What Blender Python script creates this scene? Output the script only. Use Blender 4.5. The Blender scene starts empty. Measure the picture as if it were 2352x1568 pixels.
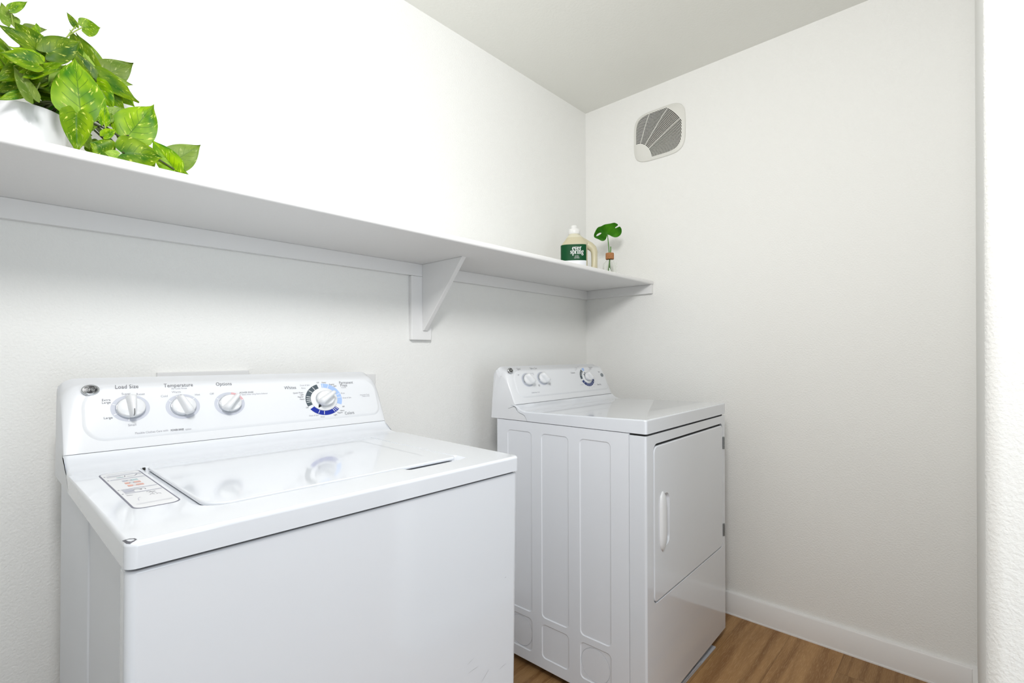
import bpy, bmesh, math, random
from mathutils import Vector, Matrix
random.seed(7)
SC = bpy.context.scene
COL = SC.collection
PI = math.pi
R = math.radians

# ------------------------------------------------------------------ camera, world, lights, exposure
ROOM_H = 2.3975
LEFT_X = -2.42
FRONT_Y = -1.511          # face of the short stub wall the camera stands beside
STUB_X = -1.10
CAM_YAW, CAM_PITCH, CAM_ROLL = R(42.8093), R(-0.0026), R(-0.2256)
CAM_LOC = Vector((-2.1946, -1.4917, 1.1155))
F = Vector((math.cos(CAM_YAW) * math.cos(CAM_PITCH), math.sin(CAM_YAW) * math.cos(CAM_PITCH), math.sin(CAM_PITCH)))
RR = Vector((math.sin(CAM_YAW), -math.cos(CAM_YAW), 0))
UU = RR.cross(F)
cr, sr = math.cos(CAM_ROLL), math.sin(CAM_ROLL)
RX, UX = RR * cr + UU * sr, UU * cr - RR * sr
cam_data = bpy.data.cameras.new('camera')
cam = bpy.data.objects.new('camera', cam_data)
COL.objects.link(cam)
cam.matrix_world = Matrix(((RX.x, UX.x, -F.x, CAM_LOC.x), (RX.y, UX.y, -F.y, CAM_LOC.y), (RX.z, UX.z, -F.z, CAM_LOC.z), (0, 0, 0, 1)))
cam_data.sensor_width = 36
cam_data.lens = 1131.06 / 2352 * 36
cam_data.shift_y = (814.645 - 784) / 2352
cam_data.clip_start = 0.02
SC.camera = cam

SC.view_settings.view_transform = 'Standard'
SC.view_settings.look = 'None'
SC.view_settings.gamma = 1
SC.view_settings.use_curve_mapping = False
SC.view_settings.exposure = 0.0

w = bpy.data.worlds.new('world')
SC.world = w
w.use_nodes = True
w.node_tree.nodes['Background'].inputs[0].default_value = (0.8, 0.87, 1.0, 1)
w.node_tree.nodes['Background'].inputs[1].default_value = 0.3


def lamp(name, kind, loc, power, color, size, rot=None, size_y=None):
    d = bpy.data.lights.new(name, kind)
    d.energy = power
    d.color = color
    if kind == 'AREA':
        d.shape = 'RECTANGLE' if size_y else 'DISK'
        d.size = size
        if size_y:
            d.size_y = size_y
    else:
        d.shadow_soft_size = size
    o = bpy.data.objects.new(name, d)
    COL.objects.link(o)
    o.location = loc
    if rot:
        o.rotation_euler = rot
    return o


# soft lamp in the opening, above the camera and turned into the room, and an added bluish fill light at the far end of the hall
def aim(o, d):
    o.rotation_euler = Vector(d).to_track_quat('-Z', 'Y').to_euler()


aim(lamp('doorway_lamp', 'AREA', (-2.17, -1.42, 2.0), 19.3, (1.0, 0.99, 0.985), .34), (.80, .57, -.18))
lamp('hall_fill', 'AREA', (-1.9, -3.1, 1.0), 19.5, (0.79, 0.89, 1.0), 1.3, (R(90), 0, 0), 1.7)


# ------------------------------------------------------------------ materials
def new_mat(name):
    m = bpy.data.materials.new(name)
    m.use_nodes = True
    nt = m.node_tree
    return m, nt, nt.nodes['Principled BSDF']


def mat(name, col, rough=0.5, metal=0.0, coat=0.0, spec=0.5, bump=None, vary=0.0):
    m, nt, b = new_mat(name)
    b.inputs['Base Color'].default_value = (*col, 1)
    b.inputs['Roughness'].default_value = rough
    b.inputs['Metallic'].default_value = metal
    b.inputs['Coat Weight'].default_value = coat
    b.inputs['Coat Roughness'].default_value = 0.06
    b.inputs['Specular IOR Level'].default_value = spec
    tc = nt.nodes.new('ShaderNodeTexCoord')
    if vary:
        n = nt.nodes.new('ShaderNodeTexNoise')
        n.inputs['Scale'].default_value = 3
        nt.links.new(tc.outputs['Object'], n.inputs['Vector'])
        mx = nt.nodes.new('ShaderNodeMix')
        mx.data_type = 'RGBA'
        mx.inputs[6].default_value = (*[c * (1 - vary) for c in col], 1)
        mx.inputs[7].default_value = (*[min(1, c * (1 + vary)) for c in col], 1)
        nt.links.new(n.outputs[0], mx.inputs[0])
        nt.links.new(mx.outputs[2], b.inputs['Base Color'])
    if bump:
        scale, strength, dist = bump
        n = nt.nodes.new('ShaderNodeTexNoise')
        n.inputs['Scale'].default_value = scale
        n.inputs['Detail'].default_value = 3
        nt.links.new(tc.outputs['Object'], n.inputs['Vector'])
        bp = nt.nodes.new('ShaderNodeBump')
        bp.inputs['Strength'].default_value = strength
        bp.inputs['Distance'].default_value = dist
        nt.links.new(n.outputs[0], bp.inputs['Height'])
        nt.links.new(bp.outputs[0], b.inputs['Normal'])
    return m


def hexc(r, g, b):
    f = lambda c: (c / 255 / 12.92) if c / 255 <= 0.04045 else ((c / 255 + 0.055) / 1.055) ** 2.4
    return (f(r), f(g), f(b))


M_WALL = mat('wall_paint', (0.905, 0.905, 0.88), 0.75, bump=(185, 0.42, 0.0035), spec=0.25)
M_CEIL = mat('ceiling_paint', (0.865, 0.866, 0.82), 0.85, bump=(110, 0.25, 0.003), spec=0.2)
M_TRIM = mat('trim_paint', (0.87, 0.86, 0.85), 0.4, spec=0.4)
M_SHELF = mat('shelf_paint', (0.86, 0.857, 0.85), 0.5, bump=(60, 0.18, 0.002), spec=0.35)
M_ENAMEL = mat('white_enamel', (0.76, 0.788, 0.835), 0.14, coat=0.8)
M_ENAMEL2 = mat('white_enamel_side', (0.775, 0.80, 0.845), 0.3, bump=(400, 0.03, 0.001))
M_PLASTIC = mat('white_plastic', (0.765, 0.78, 0.805), 0.28)
M_KNOB = mat('knob_white_plastic', (0.79, 0.80, 0.815), 0.25)
M_CHROME = mat('chrome', (0.62, 0.64, 0.66), 0.15, metal=1.0)
M_STEEL = mat('hinge_steel', (0.33, 0.35, 0.36), 0.35, metal=0.8)
M_DARK = mat('dark_gap', (0.02, 0.02, 0.018), 0.8)  # near-black of feet and pins; also paints the shade in gaps
M_BLACK = mat('badge_black', (0.012, 0.012, 0.015), 0.25)
M_INK = mat('grey_ink', (0.13, 0.13, 0.15), 0.6)
M_INK2 = mat('pale_grey_ink', (0.33, 0.33, 0.37), 0.6)
M_RING = mat('dial_ring_lilac_grey', (0.55, 0.57, 0.64), 0.5)
M_RED = mat('dial_ring_pink', (0.72, 0.42, 0.45), 0.5)
M_SLATE = mat('dial_slate', hexc(72, 84, 92), 0.5)
M_NAVY = mat('dial_navy', hexc(0, 36, 150), 0.5)
M_SKY = mat('dial_sky', hexc(165, 192, 238), 0.5)
M_NAVY2 = mat('dial_dark_navy', hexc(28, 52, 112), 0.5)
M_TICK = mat('dial_white', (0.82, 0.83, 0.84), 0.5)
M_STICK = mat('sticker_white', (0.80, 0.81, 0.83), 0.35)
M_ORANGE = mat('sticker_orange', hexc(228, 172, 156), 0.5)
M_TEAL = mat('sticker_teal', hexc(190, 214, 216), 0.5)
M_BARGREY = mat('sticker_bar_grey', hexc(190, 192, 205), 0.5)
M_GREYOUT = mat('sticker_outline', hexc(120, 120, 135), 0.5)
M_VENT = mat('vent_plastic', (0.78, 0.775, 0.73), 0.45)
M_VDARK = mat('vent_slot_shade', (0.015, 0.014, 0.012), 0.9)  # shade behind the vent slots, put in as flat colour
M_POT = mat('white_glazed_ceramic', (0.82, 0.825, 0.85), 0.12, coat=0.5)
M_SOIL = mat('dark_soil', (0.012, 0.012, 0.008), 0.95, bump=(90, 0.8, 0.01))
M_STEM = mat('dark_green_stem', hexc(52, 62, 18), 0.5)
M_STEM2 = mat('pale_green_stem', hexc(140, 160, 70), 0.5)
M_CORK = None
M_SHIM = mat('grey_plastic_strip', (0.50, 0.52, 0.57), 0.4)
M_BOXW = mat('utility_plastic', (0.78, 0.78, 0.78), 0.4)
M_GREENLAB = mat('green_label', hexc(0, 72, 36), 0.5, spec=0.2)
M_WHITELAB = mat('white_label', (0.80, 0.82, 0.86), 0.35)
M_LETTER = mat('white_letter', (0.85, 0.86, 0.86), 0.5)
M_CAP = mat('frosted_cap', (0.82, 0.82, 0.80), 0.35)
M_HOLE = mat('slit_dark', (0.01, 0.03, 0.008), 0.6)


def N(nt, typ, **kw):
    n = nt.nodes.new(typ)
    for k, v in kw.items():
        setattr(n, k, v)
    return n


def mth(nt, op, a, b=None, c=None):
    n = nt.nodes.new('ShaderNodeMath')
    n.operation = op
    for i, v in enumerate((a, b, c)):
        if v is None:
            continue
        if isinstance(v, (int, float)):
            n.inputs[i].default_value = v
        else:
            nt.links.new(v, n.inputs[i])
    return n.outputs[0]


def mixc(nt, fac, a, b):
    n = nt.nodes.new('ShaderNodeMix')
    n.data_type = 'RGBA'
    for i, v in ((0, fac), (6, a), (7, b)):
        if isinstance(v, (int, float)):
            n.inputs[i].default_value = v
        elif isinstance(v, tuple):
            n.inputs[i].default_value = (*v, 1)
        else:
            nt.links.new(v, n.inputs[i])
    return n.outputs[2]


def floor_mat():
    m, nt, b = new_mat('oak_plank_vinyl')
    tc = N(nt, 'ShaderNodeTexCoord')
    sep = N(nt, 'ShaderNodeSeparateXYZ')
    nt.links.new(tc.outputs['Object'], sep.inputs[0])
    x, y = sep.outputs[0], sep.outputs[1]
    PW, PL = 0.178, 1.22
    row = mth(nt, 'FLOOR', mth(nt, 'DIVIDE', mth(nt, 'ADD', y, 10.05), PW))
    fy = mth(nt, 'FRACT', mth(nt, 'DIVIDE', mth(nt, 'ADD', y, 10.05), PW))
    xs = mth(nt, 'ADD', mth(nt, 'DIVIDE', x, PL), mth(nt, 'MULTIPLY', row, 0.37))
    colm = mth(nt, 'FLOOR', xs)
    fx = mth(nt, 'FRACT', xs)
    wn = N(nt, 'ShaderNodeTexWhiteNoise', noise_dimensions='2D')
    cmb = N(nt, 'ShaderNodeCombineXYZ')
    nt.links.new(row, cmb.inputs[0])
    nt.links.new(colm, cmb.inputs[1])
    nt.links.new(cmb.outputs[0], wn.inputs['Vector'])
    rnd = wn.outputs['Value']
    # stretched coordinates, shifted per plank
    cv = N(nt, 'ShaderNodeCombineXYZ')
    nt.links.new(mth(nt, 'MULTIPLY', x, 1.6), cv.inputs[0])
    nt.links.new(mth(nt, 'MULTIPLY', y, 16), cv.inputs[1])
    nt.links.new(mth(nt, 'MULTIPLY', rnd, 40), cv.inputs[2])
    n1 = N(nt, 'ShaderNodeTexNoise')
    n1.inputs['Scale'].default_value = 1.4
    n1.inputs['Detail'].default_value = 5
    n1.inputs['Distortion'].default_value = 0.7
    nt.links.new(cv.outputs[0], n1.inputs['Vector'])
    wv = N(nt, 'ShaderNodeTexWave', wave_type='RINGS', rings_direction='X')
    wv.inputs['Scale'].default_value = 0.55
    wv.inputs['Distortion'].default_value = 7
    wv.inputs['Detail'].default_value = 3
    wv.inputs['Detail Scale'].default_value = 0.8
    nt.links.new(cv.outputs[0], wv.inputs['Vector'])
    cf = N(nt, 'ShaderNodeCombineXYZ')
    nt.links.new(mth(nt, 'MULTIPLY', x, 34), cf.inputs[0])
    nt.links.new(mth(nt, 'MULTIPLY', y, 430), cf.inputs[1])
    nt.links.new(mth(nt, 'MULTIPLY', rnd, 90), cf.inputs[2])
    n2 = N(nt, 'ShaderNodeTexNoise')
    n2.inputs['Scale'].default_value = 1.0
    n2.inputs['Detail'].default_value = 3
    nt.links.new(cf.outputs[0], n2.inputs['Vector'])
    base = mixc(nt, n1.outputs[0], hexc(118, 80, 44), hexc(186, 146, 98))
    rp = N(nt, 'ShaderNodeMapRange')
    rp.inputs[1].default_value = 0.62
    rp.inputs[2].default_value = 0.95
    rp.inputs[4].default_value = 0.5
    nt.links.new(wv.outputs[0], rp.inputs[0])
    c1 = mixc(nt, rp.outputs[0], base, hexc(112, 74, 38))
    rq = N(nt, 'ShaderNodeMapRange')
    rq.inputs[1].default_value = 0.48
    rq.inputs[2].default_value = 0.75
    rq.inputs[4].default_value = 0.32
    nt.links.new(n2.outputs[0], rq.inputs[0])
    c2 = mixc(nt, rq.outputs[0], c1, hexc(205, 172, 128))
    hv = N(nt, 'ShaderNodeHueSaturation')
    nt.links.new(c2, hv.inputs['Color'])
    nt.links.new(mth(nt, 'ADD', mth(nt, 'MULTIPLY', rnd, 0.3), 0.85), hv.inputs['Value'])
    ey = mth(nt, 'LESS_THAN', mth(nt, 'MINIMUM', fy, mth(nt, 'SUBTRACT', 1, fy)), 0.006)
    ex = mth(nt, 'LESS_THAN', mth(nt, 'MINIMUM', fx, mth(nt, 'SUBTRACT', 1, fx)), 0.0009)
    seam = mth(nt, 'MULTIPLY', mth(nt, 'MAXIMUM', ex, ey), 0.3)
    c3 = mixc(nt, seam, hv.outputs[0], hexc(70, 46, 26))
    nt.links.new(c3, b.inputs['Base Color'])
    b.inputs['Roughness'].default_value = 0.5
    b.inputs['Specular IOR Level'].default_value = 0.3
    bp = N(nt, 'ShaderNodeBump')
    bp.inputs['Strength'].default_value = 0.2
    bp.inputs['Distance'].default_value = 0.001
    nt.links.new(n2.outputs[0], bp.inputs['Height'])
    nt.links.new(bp.outputs[0], b.inputs['Normal'])
    return m


def leaf_mat(name, dark, light, cream, amount, vein):
    m, nt, b = new_mat(name)
    uv = N(nt, 'ShaderNodeUVMap')
    sep = N(nt, 'ShaderNodeSeparateXYZ')
    nt.links.new(uv.outputs[0], sep.inputs[0])
    u, v = sep.outputs[0], sep.outputs[1]           # u: -1..1 across (stored 0..1), v: 0 base .. 1 tip
    oi = N(nt, 'ShaderNodeObjectInfo')
    rnd = oi.outputs['Random']
    au = mth(nt, 'ABSOLUTE', mth(nt, 'SUBTRACT', mth(nt, 'MULTIPLY', u, 2), 1))
    cv = N(nt, 'ShaderNodeCombineXYZ')
    nt.links.new(mth(nt, 'ADD', u, mth(nt, 'MULTIPLY', rnd, 13)), cv.inputs[0])
    nt.links.new(mth(nt, 'ADD', v, mth(nt, 'MULTIPLY', rnd, 37)), cv.inputs[1])
    n1 = N(nt, 'ShaderNodeTexNoise')
    n1.inputs['Scale'].default_value = 2.2
    nt.links.new(cv.outputs[0], n1.inputs['Vector'])
    r1 = N(nt, 'ShaderNodeMapRange')
    r1.inputs[1].default_value = 0.3
    r1.inputs[2].default_value = 0.7
    nt.links.new(n1.outputs[0], r1.inputs[0])
    c = mixc(nt, r1.outputs[0], dark, light)
    hv = N(nt, 'ShaderNodeHueSaturation')
    nt.links.new(c, hv.inputs['Color'])
    nt.links.new(mth(nt, 'ADD', mth(nt, 'MULTIPLY', rnd, 0.62), 0.58), hv.inputs['Value'])
    c = hv.outputs[0]
    # cream streaks that run along the side veins
    diag = N(nt, 'ShaderNodeCombineXYZ')
    k = mth(nt, 'SUBTRACT', v, mth(nt, 'MULTIPLY', au, 0.45))
    nt.links.new(mth(nt, 'ADD', mth(nt, 'MULTIPLY', k, 13), mth(nt, 'MULTIPLY', rnd, 61)), diag.inputs[0])
    nt.links.new(mth(nt, 'MULTIPLY', u, 6), diag.inputs[1])
    n2 = N(nt, 'ShaderNodeTexNoise')
    n2.inputs['Scale'].default_value = 1.0
    n2.inputs['Detail'].default_value = 3
    nt.links.new(diag.outputs[0], n2.inputs['Vector'])
    r2 = N(nt, 'ShaderNodeMapRange')
    r2.inputs[1].default_value = 0.60
    r2.inputs[2].default_value = 0.72
    r2.inputs[4].default_value = amount
    nt.links.new(n2.outputs[0], r2.inputs[0])
    c = mixc(nt, r2.outputs[0], c, cream)
    # veins
    mid = mth(nt, 'LESS_THAN', au, 0.022)
    fr = mth(nt, 'FRACT', mth(nt, 'MULTIPLY', mth(nt, 'SUBTRACT', v, mth(nt, 'MULTIPLY', mth(nt, 'POWER', au, 0.8), 0.38)), 6.5))
    side = mth(nt, 'MULTIPLY', mth(nt, 'LESS_THAN', mth(nt, 'ABSOLUTE', mth(nt, 'SUBTRACT', fr, 0.5)), 0.045), mth(nt, 'LESS_THAN', au, 0.62))
    vn = mth(nt, 'MULTIPLY', mth(nt, 'MAXIMUM', mid, side), 0.65)
    c = mixc(nt, vn, c, vein)
    nt.links.new(c, b.inputs['Base Color'])
    b.inputs['Roughness'].default_value = 0.42
    b.inputs['Specular IOR Level'].default_value = 0.22
    tr = N(nt, 'ShaderNodeBsdfTranslucent')
    nt.links.new(c, tr.inputs[0])
    mx = N(nt, 'ShaderNodeMixShader')
    mx.inputs[0].default_value = 0.28
    nt.links.new(b.outputs[0], mx.inputs[1])
    nt.links.new(tr.outputs[0], mx.inputs[2])
    nt.links.new(mx.outputs[0], nt.nodes['Material Output'].inputs[0])
    bp = N(nt, 'ShaderNodeBump')
    bp.inputs['Strength'].default_value = 0.35
    bp.inputs['Distance'].default_value = 0.001
    bp.invert = True
    nt.links.new(vn, bp.inputs['Height'])
    nt.links.new(bp.outputs[0], b.inputs['Normal'])
    return m


M_FLOOR = floor_mat()
M_LEAF = leaf_mat('pothos_leaf_top', hexc(52, 116, 0), hexc(150, 186, 0), hexc(240, 244, 120), 0.95, hexc(56, 104, 0))
M_LEAFU = leaf_mat('pothos_leaf_underside', hexc(118, 158, 44), hexc(160, 188, 76), hexc(225, 232, 160), 0.5, hexc(88, 120, 40))
M_MONST = leaf_mat('monstera_leaf', hexc(34, 100, 6), hexc(72, 142, 14), hexc(90, 150, 40), 0.2, hexc(60, 125, 20))


def cork_mat():
    m, nt, b = new_mat('cork')
    tc = N(nt, 'ShaderNodeTexCoord')
    n = N(nt, 'ShaderNodeTexNoise')
    n.inputs['Scale'].default_value = 260
    nt.links.new(tc.outputs['Object'], n.inputs['Vector'])
    nt.links.new(mixc(nt, n.outputs[0], hexc(140, 84, 48), hexc(206, 150, 100)), b.inputs['Base Color'])
    b.inputs['Roughness'].default_value = 0.85
    return m


M_CORK = cork_mat()


def glass_mat():
    m, nt, b = new_mat('clear_glass')
    b.inputs['Base Color'].default_value = (0.97, 0.98, 0.965, 1)
    b.inputs['Roughness'].default_value = 0.02
    b.inputs['Transmission Weight'].default_value = 1.0
    b.inputs['IOR'].default_value = 1.45
    return m


M_GLASS = glass_mat()


def jug_mat():
    # translucent jug: the liquid inside reaches up to the shoulder
    m, nt, b = new_mat('translucent_jug')
    tc = N(nt, 'ShaderNodeTexCoord')
    sep = N(nt, 'ShaderNodeSeparateXYZ')
    nt.links.new(tc.outputs['Object'], sep.inputs[0])
    lv = mth(nt, 'GREATER_THAN', sep.outputs[2], 0.166)
    nt.links.new(mixc(nt, lv, hexc(204, 197, 168), hexc(216, 212, 190)), b.inputs['Base Color'])
    b.inputs['Roughness'].default_value = 0.35
    b.inputs['Subsurface Weight'].default_value = 0.25
    b.inputs['Subsurface Radius'].default_value = (0.02, 0.018, 0.012)
    b.inputs['Subsurface Scale'].default_value = 0.5
    return m


M_JUG = jug_mat()


# ------------------------------------------------------------------ mesh helpers
class MB:
    """collects faces of one part"""

    def __init__(s):
        s.v, s.f, s.m, s.uv = [], [], [], {}

    def add(s, verts, faces, mi=0, T=None):
        o = len(s.v)
        s.v += [tuple(T @ Vector(p)) if T else tuple(p) for p in verts]
        for f in faces:
            s.f.append([i + o for i in f])
            s.m.append(mi)

    def box(s, a, b, mi=0):
        x0, y0, z0 = a
        x1, y1, z1 = b
        s.add([(x0, y0, z0), (x1, y0, z0), (x1, y1, z0), (x0, y1, z0), (x0, y0, z1), (x1, y0, z1), (x1, y1, z1), (x0, y1, z1)],
              [(0, 3, 2, 1), (4, 5, 6, 7), (0, 1, 5, 4), (1, 2, 6, 5), (2, 3, 7, 6), (3, 0, 4, 7)], mi)

    def loft(s, loops, mi=0, cap0=True, cap1=True, closed=True):
        o = len(s.v)
        n = len(loops[0])
        for L in loops:
            s.v += [tuple(p) for p in L]
        for i in range(len(loops) - 1):
            for j in range(n if closed else n - 1):
                k = (j + 1) % n
                s.f.append([o + i * n + j, o + i * n + k, o + (i + 1) * n + k, o + (i + 1) * n + j])
                s.m.append(mi)
        if cap0:
            s.f.append([o + j for j in reversed(range(n))])
            s.m.append(mi)
        if cap1:
            s.f.append([o + (len(loops) - 1) * n + j for j in range(n)])
            s.m.append(mi)

    def prism(s, loop, axis, a, b, mi=0):
        def at(p, c):
            return {0: (c, p[0], p[1]), 1: (p[0], c, p[1]), 2: (p[0], p[1], c)}[axis]
        s.loft([[at(p, a) for p in loop], [at(p, b) for p in loop]], mi)

    def lathe(s, prof, n=40, c=(0, 0, 0), mi=0, cap0=True, cap1=True):
        s.loft([[(c[0] + r * math.cos(2 * PI * j / n), c[1] + r * math.sin(2 * PI * j / n), c[2] + z) for j in range(n)] for r, z in prof], mi, cap0, cap1)

    def tube(s, pts, r, n=8, mi=0, flat=1.0):
        pts = [Vector(p) for p in pts]
        rs = r if isinstance(r, (list, tuple)) else [r] * len(pts)
        loops = []
        up = Vector((0.31, 0.52, 0.79))
        for i, p in enumerate(pts):
            t = (pts[min(i + 1, len(pts) - 1)] - pts[max(i - 1, 0)]).normalized()
            a = t.cross(up).normalized()
            b = t.cross(a)
            loops.append([p + (a * math.cos(2 * PI * j / n) + b * math.sin(2 * PI * j / n) * flat) * rs[i] for j in range(n)])
        s.loft(loops, mi)

    def mesh(s, name, mats):
        me = bpy.data.meshes.new(name)
        me.from_pydata(s.v, [], s.f)
        for m in mats:
            me.materials.append(m)
        for p, mi in zip(me.polygons, s.m):
            p.material_index = mi
        me.update()
        return me


def fix(me, smooth=35):
    bm = bmesh.new()
    bm.from_mesh(me)
    bmesh.ops.remove_doubles(bm, verts=bm.verts, dist=1e-6)
    bmesh.ops.recalc_face_normals(bm, faces=bm.faces)
    bm.to_mesh(me)
    bm.free()
    if smooth:
        for p in me.polygons:
            p.use_smooth = True
        me.set_sharp_from_angle(angle=R(smooth))


def link(name, me, parent=None, label=None):
    o = bpy.data.objects.new(name, me)
    COL.objects.link(o)
    if parent:
        o.parent = parent
    if label:
        o['label'] = label
    return o


def part(name, mb, mats, parent=None, bevel=0, seg=3, cut=None, smooth=35, label=None, subdiv=0, angle=30, sel=None, join=None):
    mats = mats if isinstance(mats, (list, tuple)) else [mats]
    me = mb.mesh(name, mats)
    fix(me, None)
    if sel:
        at = me.attributes.new('bevel_weight_edge', 'FLOAT', 'EDGE')
        for e in me.edges:
            at.data[e.index].value = sel(me.vertices[e.vertices[0]].co, me.vertices[e.vertices[1]].co)
    if bevel or cut or subdiv:
        tmp = bpy.data.objects.new('tmp', me)
        COL.objects.link(tmp)
        helpers = []
        if bevel:
            b = tmp.modifiers.new('v', 'BEVEL')
            b.width = bevel
            b.segments = seg
            b.limit_method = 'WEIGHT' if sel else 'ANGLE'
            b.angle_limit = R(angle)
            if sel:
                b.use_clamp_overlap = False
        for c in (cut or []):
            cm = c.mesh('cut', mats)
            fix(cm, None)
            co = bpy.data.objects.new('cut', cm)
            COL.objects.link(co)
            helpers.append(co)
            b = tmp.modifiers.new('b', 'BOOLEAN')
            b.operation = 'DIFFERENCE'
            b.solver = 'EXACT'
            b.object = co
        if subdiv:
            b = tmp.modifiers.new('s', 'SUBSURF')
            b.levels = b.render_levels = subdiv
        dg = bpy.context.evaluated_depsgraph_get()
        me2 = bpy.data.meshes.new_from_object(tmp.evaluated_get(dg))
        for h in helpers + [tmp]:
            hm = h.data
            bpy.data.objects.remove(h)
            bpy.data.meshes.remove(hm)
        me = me2
        me.name = name
    if join:
        other = part('tmp_join', join, mats, None, bevel, seg, None, None, None, 0, angle, sel)
        bm = bmesh.new()
        bm.from_mesh(me)
        bm.from_mesh(other.data)
        bm.to_mesh(me)
        bm.free()
        om = other.data
        bpy.data.objects.remove(other)
        bpy.data.meshes.remove(om)
    if smooth:
        for p in me.polygons:
            p.use_smooth = True
        me.set_sharp_from_angle(angle=R(smooth))
        if bevel or cut:
            # big flat faces keep flat normals beside their small bevels
            tmp = bpy.data.objects.new('tmp', me)
            COL.objects.link(tmp)
            wn = tmp.modifiers.new('w', 'WEIGHTED_NORMAL')
            wn.keep_sharp = True
            wn.weight = 100
            me2 = bpy.data.meshes.new_from_object(tmp.evaluated_get(bpy.context.evaluated_depsgraph_get()))
            bpy.data.objects.remove(tmp)
            bpy.data.meshes.remove(me)
            me = me2
            me.name = name
    return link(name, me, parent, label)


def thing(name, label, cat, loc=(0, 0, 0), rot=(0, 0, 0), group=None):
    o = bpy.data.objects.new(name, None)
    o.empty_display_size = 0.05
    COL.objects.link(o)
    o.location = loc
    o.rotation_euler = rot
    o['label'] = label
    o['category'] = cat
    if group:
        o['group'] = group
    return o


def tag(o, label, cat):
    o['label'] = label
    o['category'] = cat
    return o


def struct(name, mb, m, bevel=0, label=None, cut=None, seg=3, smooth=35):
    o = part(name, mb, m, None, bevel, seg=seg, cut=cut, smooth=smooth)
    o['kind'] = 'structure'
    if label:
        o['label'] = label
    return o


def rrect(x0, y0, x1, y1, r, n=6):
    """rounded rectangle loop, r one radius or four (bl, br, tr, tl)"""
    rs = r if isinstance(r, (list, tuple)) else [r] * 4
    out = []
    for (cx, cy, a0), rad in zip(((x0, y0, 180), (x1, y0, 270), (x1, y1, 0), (x0, y1, 90)), rs):
        sx = 1 if cx == x0 else -1
        sy = 1 if cy == y0 else -1
        for i in range(n + 1):
            a = R(a0 + 90 * i / n)
            out.append((cx + sx * rad + rad * math.cos(a), cy + sy * rad + rad * math.sin(a)))
    return out


def ellipse(cx, cy, rx, ry, n=40):
    return [(cx + rx * math.cos(2 * PI * i / n), cy + ry * math.sin(2 * PI * i / n)) for i in range(n)]


def tri_fill(loops):
    """flat triangulated face with holes: list of 2d loops -> verts, tris"""
    bm = bmesh.new()
    for L in loops:
        vs = [bm.verts.new((p[0], p[1], 0)) for p in L]
        for i in range(len(vs)):
            bm.edges.new((vs[i], vs[(i + 1) % len(vs)]))
    bmesh.ops.triangle_fill(bm, edges=bm.edges, use_beauty=True)
    bm.verts.index_update()
    V = [tuple(v.co) for v in bm.verts]
    Fc = [[v.index for v in f.verts] for f in bm.faces]
    for f in Fc:
        a, b, c = [Vector(V[i]) for i in f]
        if (b - a).cross(c - a).z < 0:
            f.reverse()
    bm.free()
    return V, Fc


def text2d(s, size, align='CENTER', bold=0.0, xs=1.0):
    """flat letters -> verts (x, y), faces"""
    c = bpy.data.curves.new('t', 'FONT')
    c.body = s
    c.size = size
    c.align_x = align
    c.align_y = 'CENTER'
    c.offset = bold
    c.resolution_u = 2
    o = bpy.data.objects.new('t', c)
    COL.objects.link(o)
    dg = bpy.context.evaluated_depsgraph_get()
    me = bpy.data.meshes.new_from_object(o.evaluated_get(dg))
    V = [(v.co.x * xs, v.co.y) for v in me.vertices]
    Fc = [list(p.vertices) for p in me.polygons]
    bpy.data.objects.remove(o)
    bpy.data.curves.remove(c)
    bpy.data.meshes.remove(me)
    return V, Fc


def stroke2d(pts, widths):
    """variable width flat stroke -> verts, faces"""
    V, Fc = [], []
    P = [Vector((p[0], p[1])) for p in pts]
    ws = widths if isinstance(widths, (list, tuple)) else [widths] * len(P)
    for i, p in enumerate(P):
        t = (P[min(i + 1, len(P) - 1)] - P[max(i - 1, 0)])
        t.normalize()
        nrm = Vector((-t.y, t.x)) * ws[i] / 2
        V += [tuple(p + nrm), tuple(p - nrm)]
    for i in range(len(P) - 1):
        Fc.append([2 * i + 1, 2 * i + 3, 2 * i + 2, 2 * i])
    return V, Fc


def arc2d(cx, cy, rx, ry, a0, a1, n=14):
    return [(cx + rx * math.cos(R(a0 + (a1 - a0) * i / n)), cy + ry * math.sin(R(a0 + (a1 - a0) * i / n))) for i in range(n + 1)]


def sector2d(cx, cy, r0, r1, a0, a1, sy=1.0, n=None):
    n = n or max(2, int(abs(a1 - a0) / 5))
    V, Fc = [], []
    for i in range(n + 1):
        a = R(a0 + (a1 - a0) * i / n)
        V += [(cx + r0 * math.cos(a), cy + r0 * sy * math.sin(a)), (cx + r1 * math.cos(a), cy + r1 * sy * math.sin(a))]
    for i in range(n):
        Fc.append([2 * i, 2 * i + 1, 2 * i + 3, 2 * i + 2])
    return V, Fc


# ------------------------------------------------------------------ the room
H = ROOM_H
mb = MB(); mb.box((-2.6, -3.35, -0.06), (0.14, 0.14, 0)); struct('floor', mb, M_FLOOR, label='brown oak plank floor')
mb = MB(); mb.box((-2.6, -3.35, H), (0.14, 0.14, H + 0.06)); struct('ceiling', mb, M_CEIL, label='plain pale ceiling')
mb = MB(); mb.box((-2.6, 0, 0), (0.14, 0.14, H)); struct('wall_back', mb, M_WALL, label='white textured wall behind the shelf and machines')
mb = MB(); mb.box((0, -3.35, 0), (0.14, 0, H)); struct('wall_right', mb, M_WALL, label='white textured wall with the exhaust vent')
mb = MB(); mb.box((-2.6, -3.35, 0), (LEFT_X, 0, H)); struct('wall_left', mb, M_WALL)
mb = MB(); mb.box((LEFT_X, -3.35, 0), (0, -3.2, H)); struct('wall_hall', mb, M_WALL)
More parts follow.
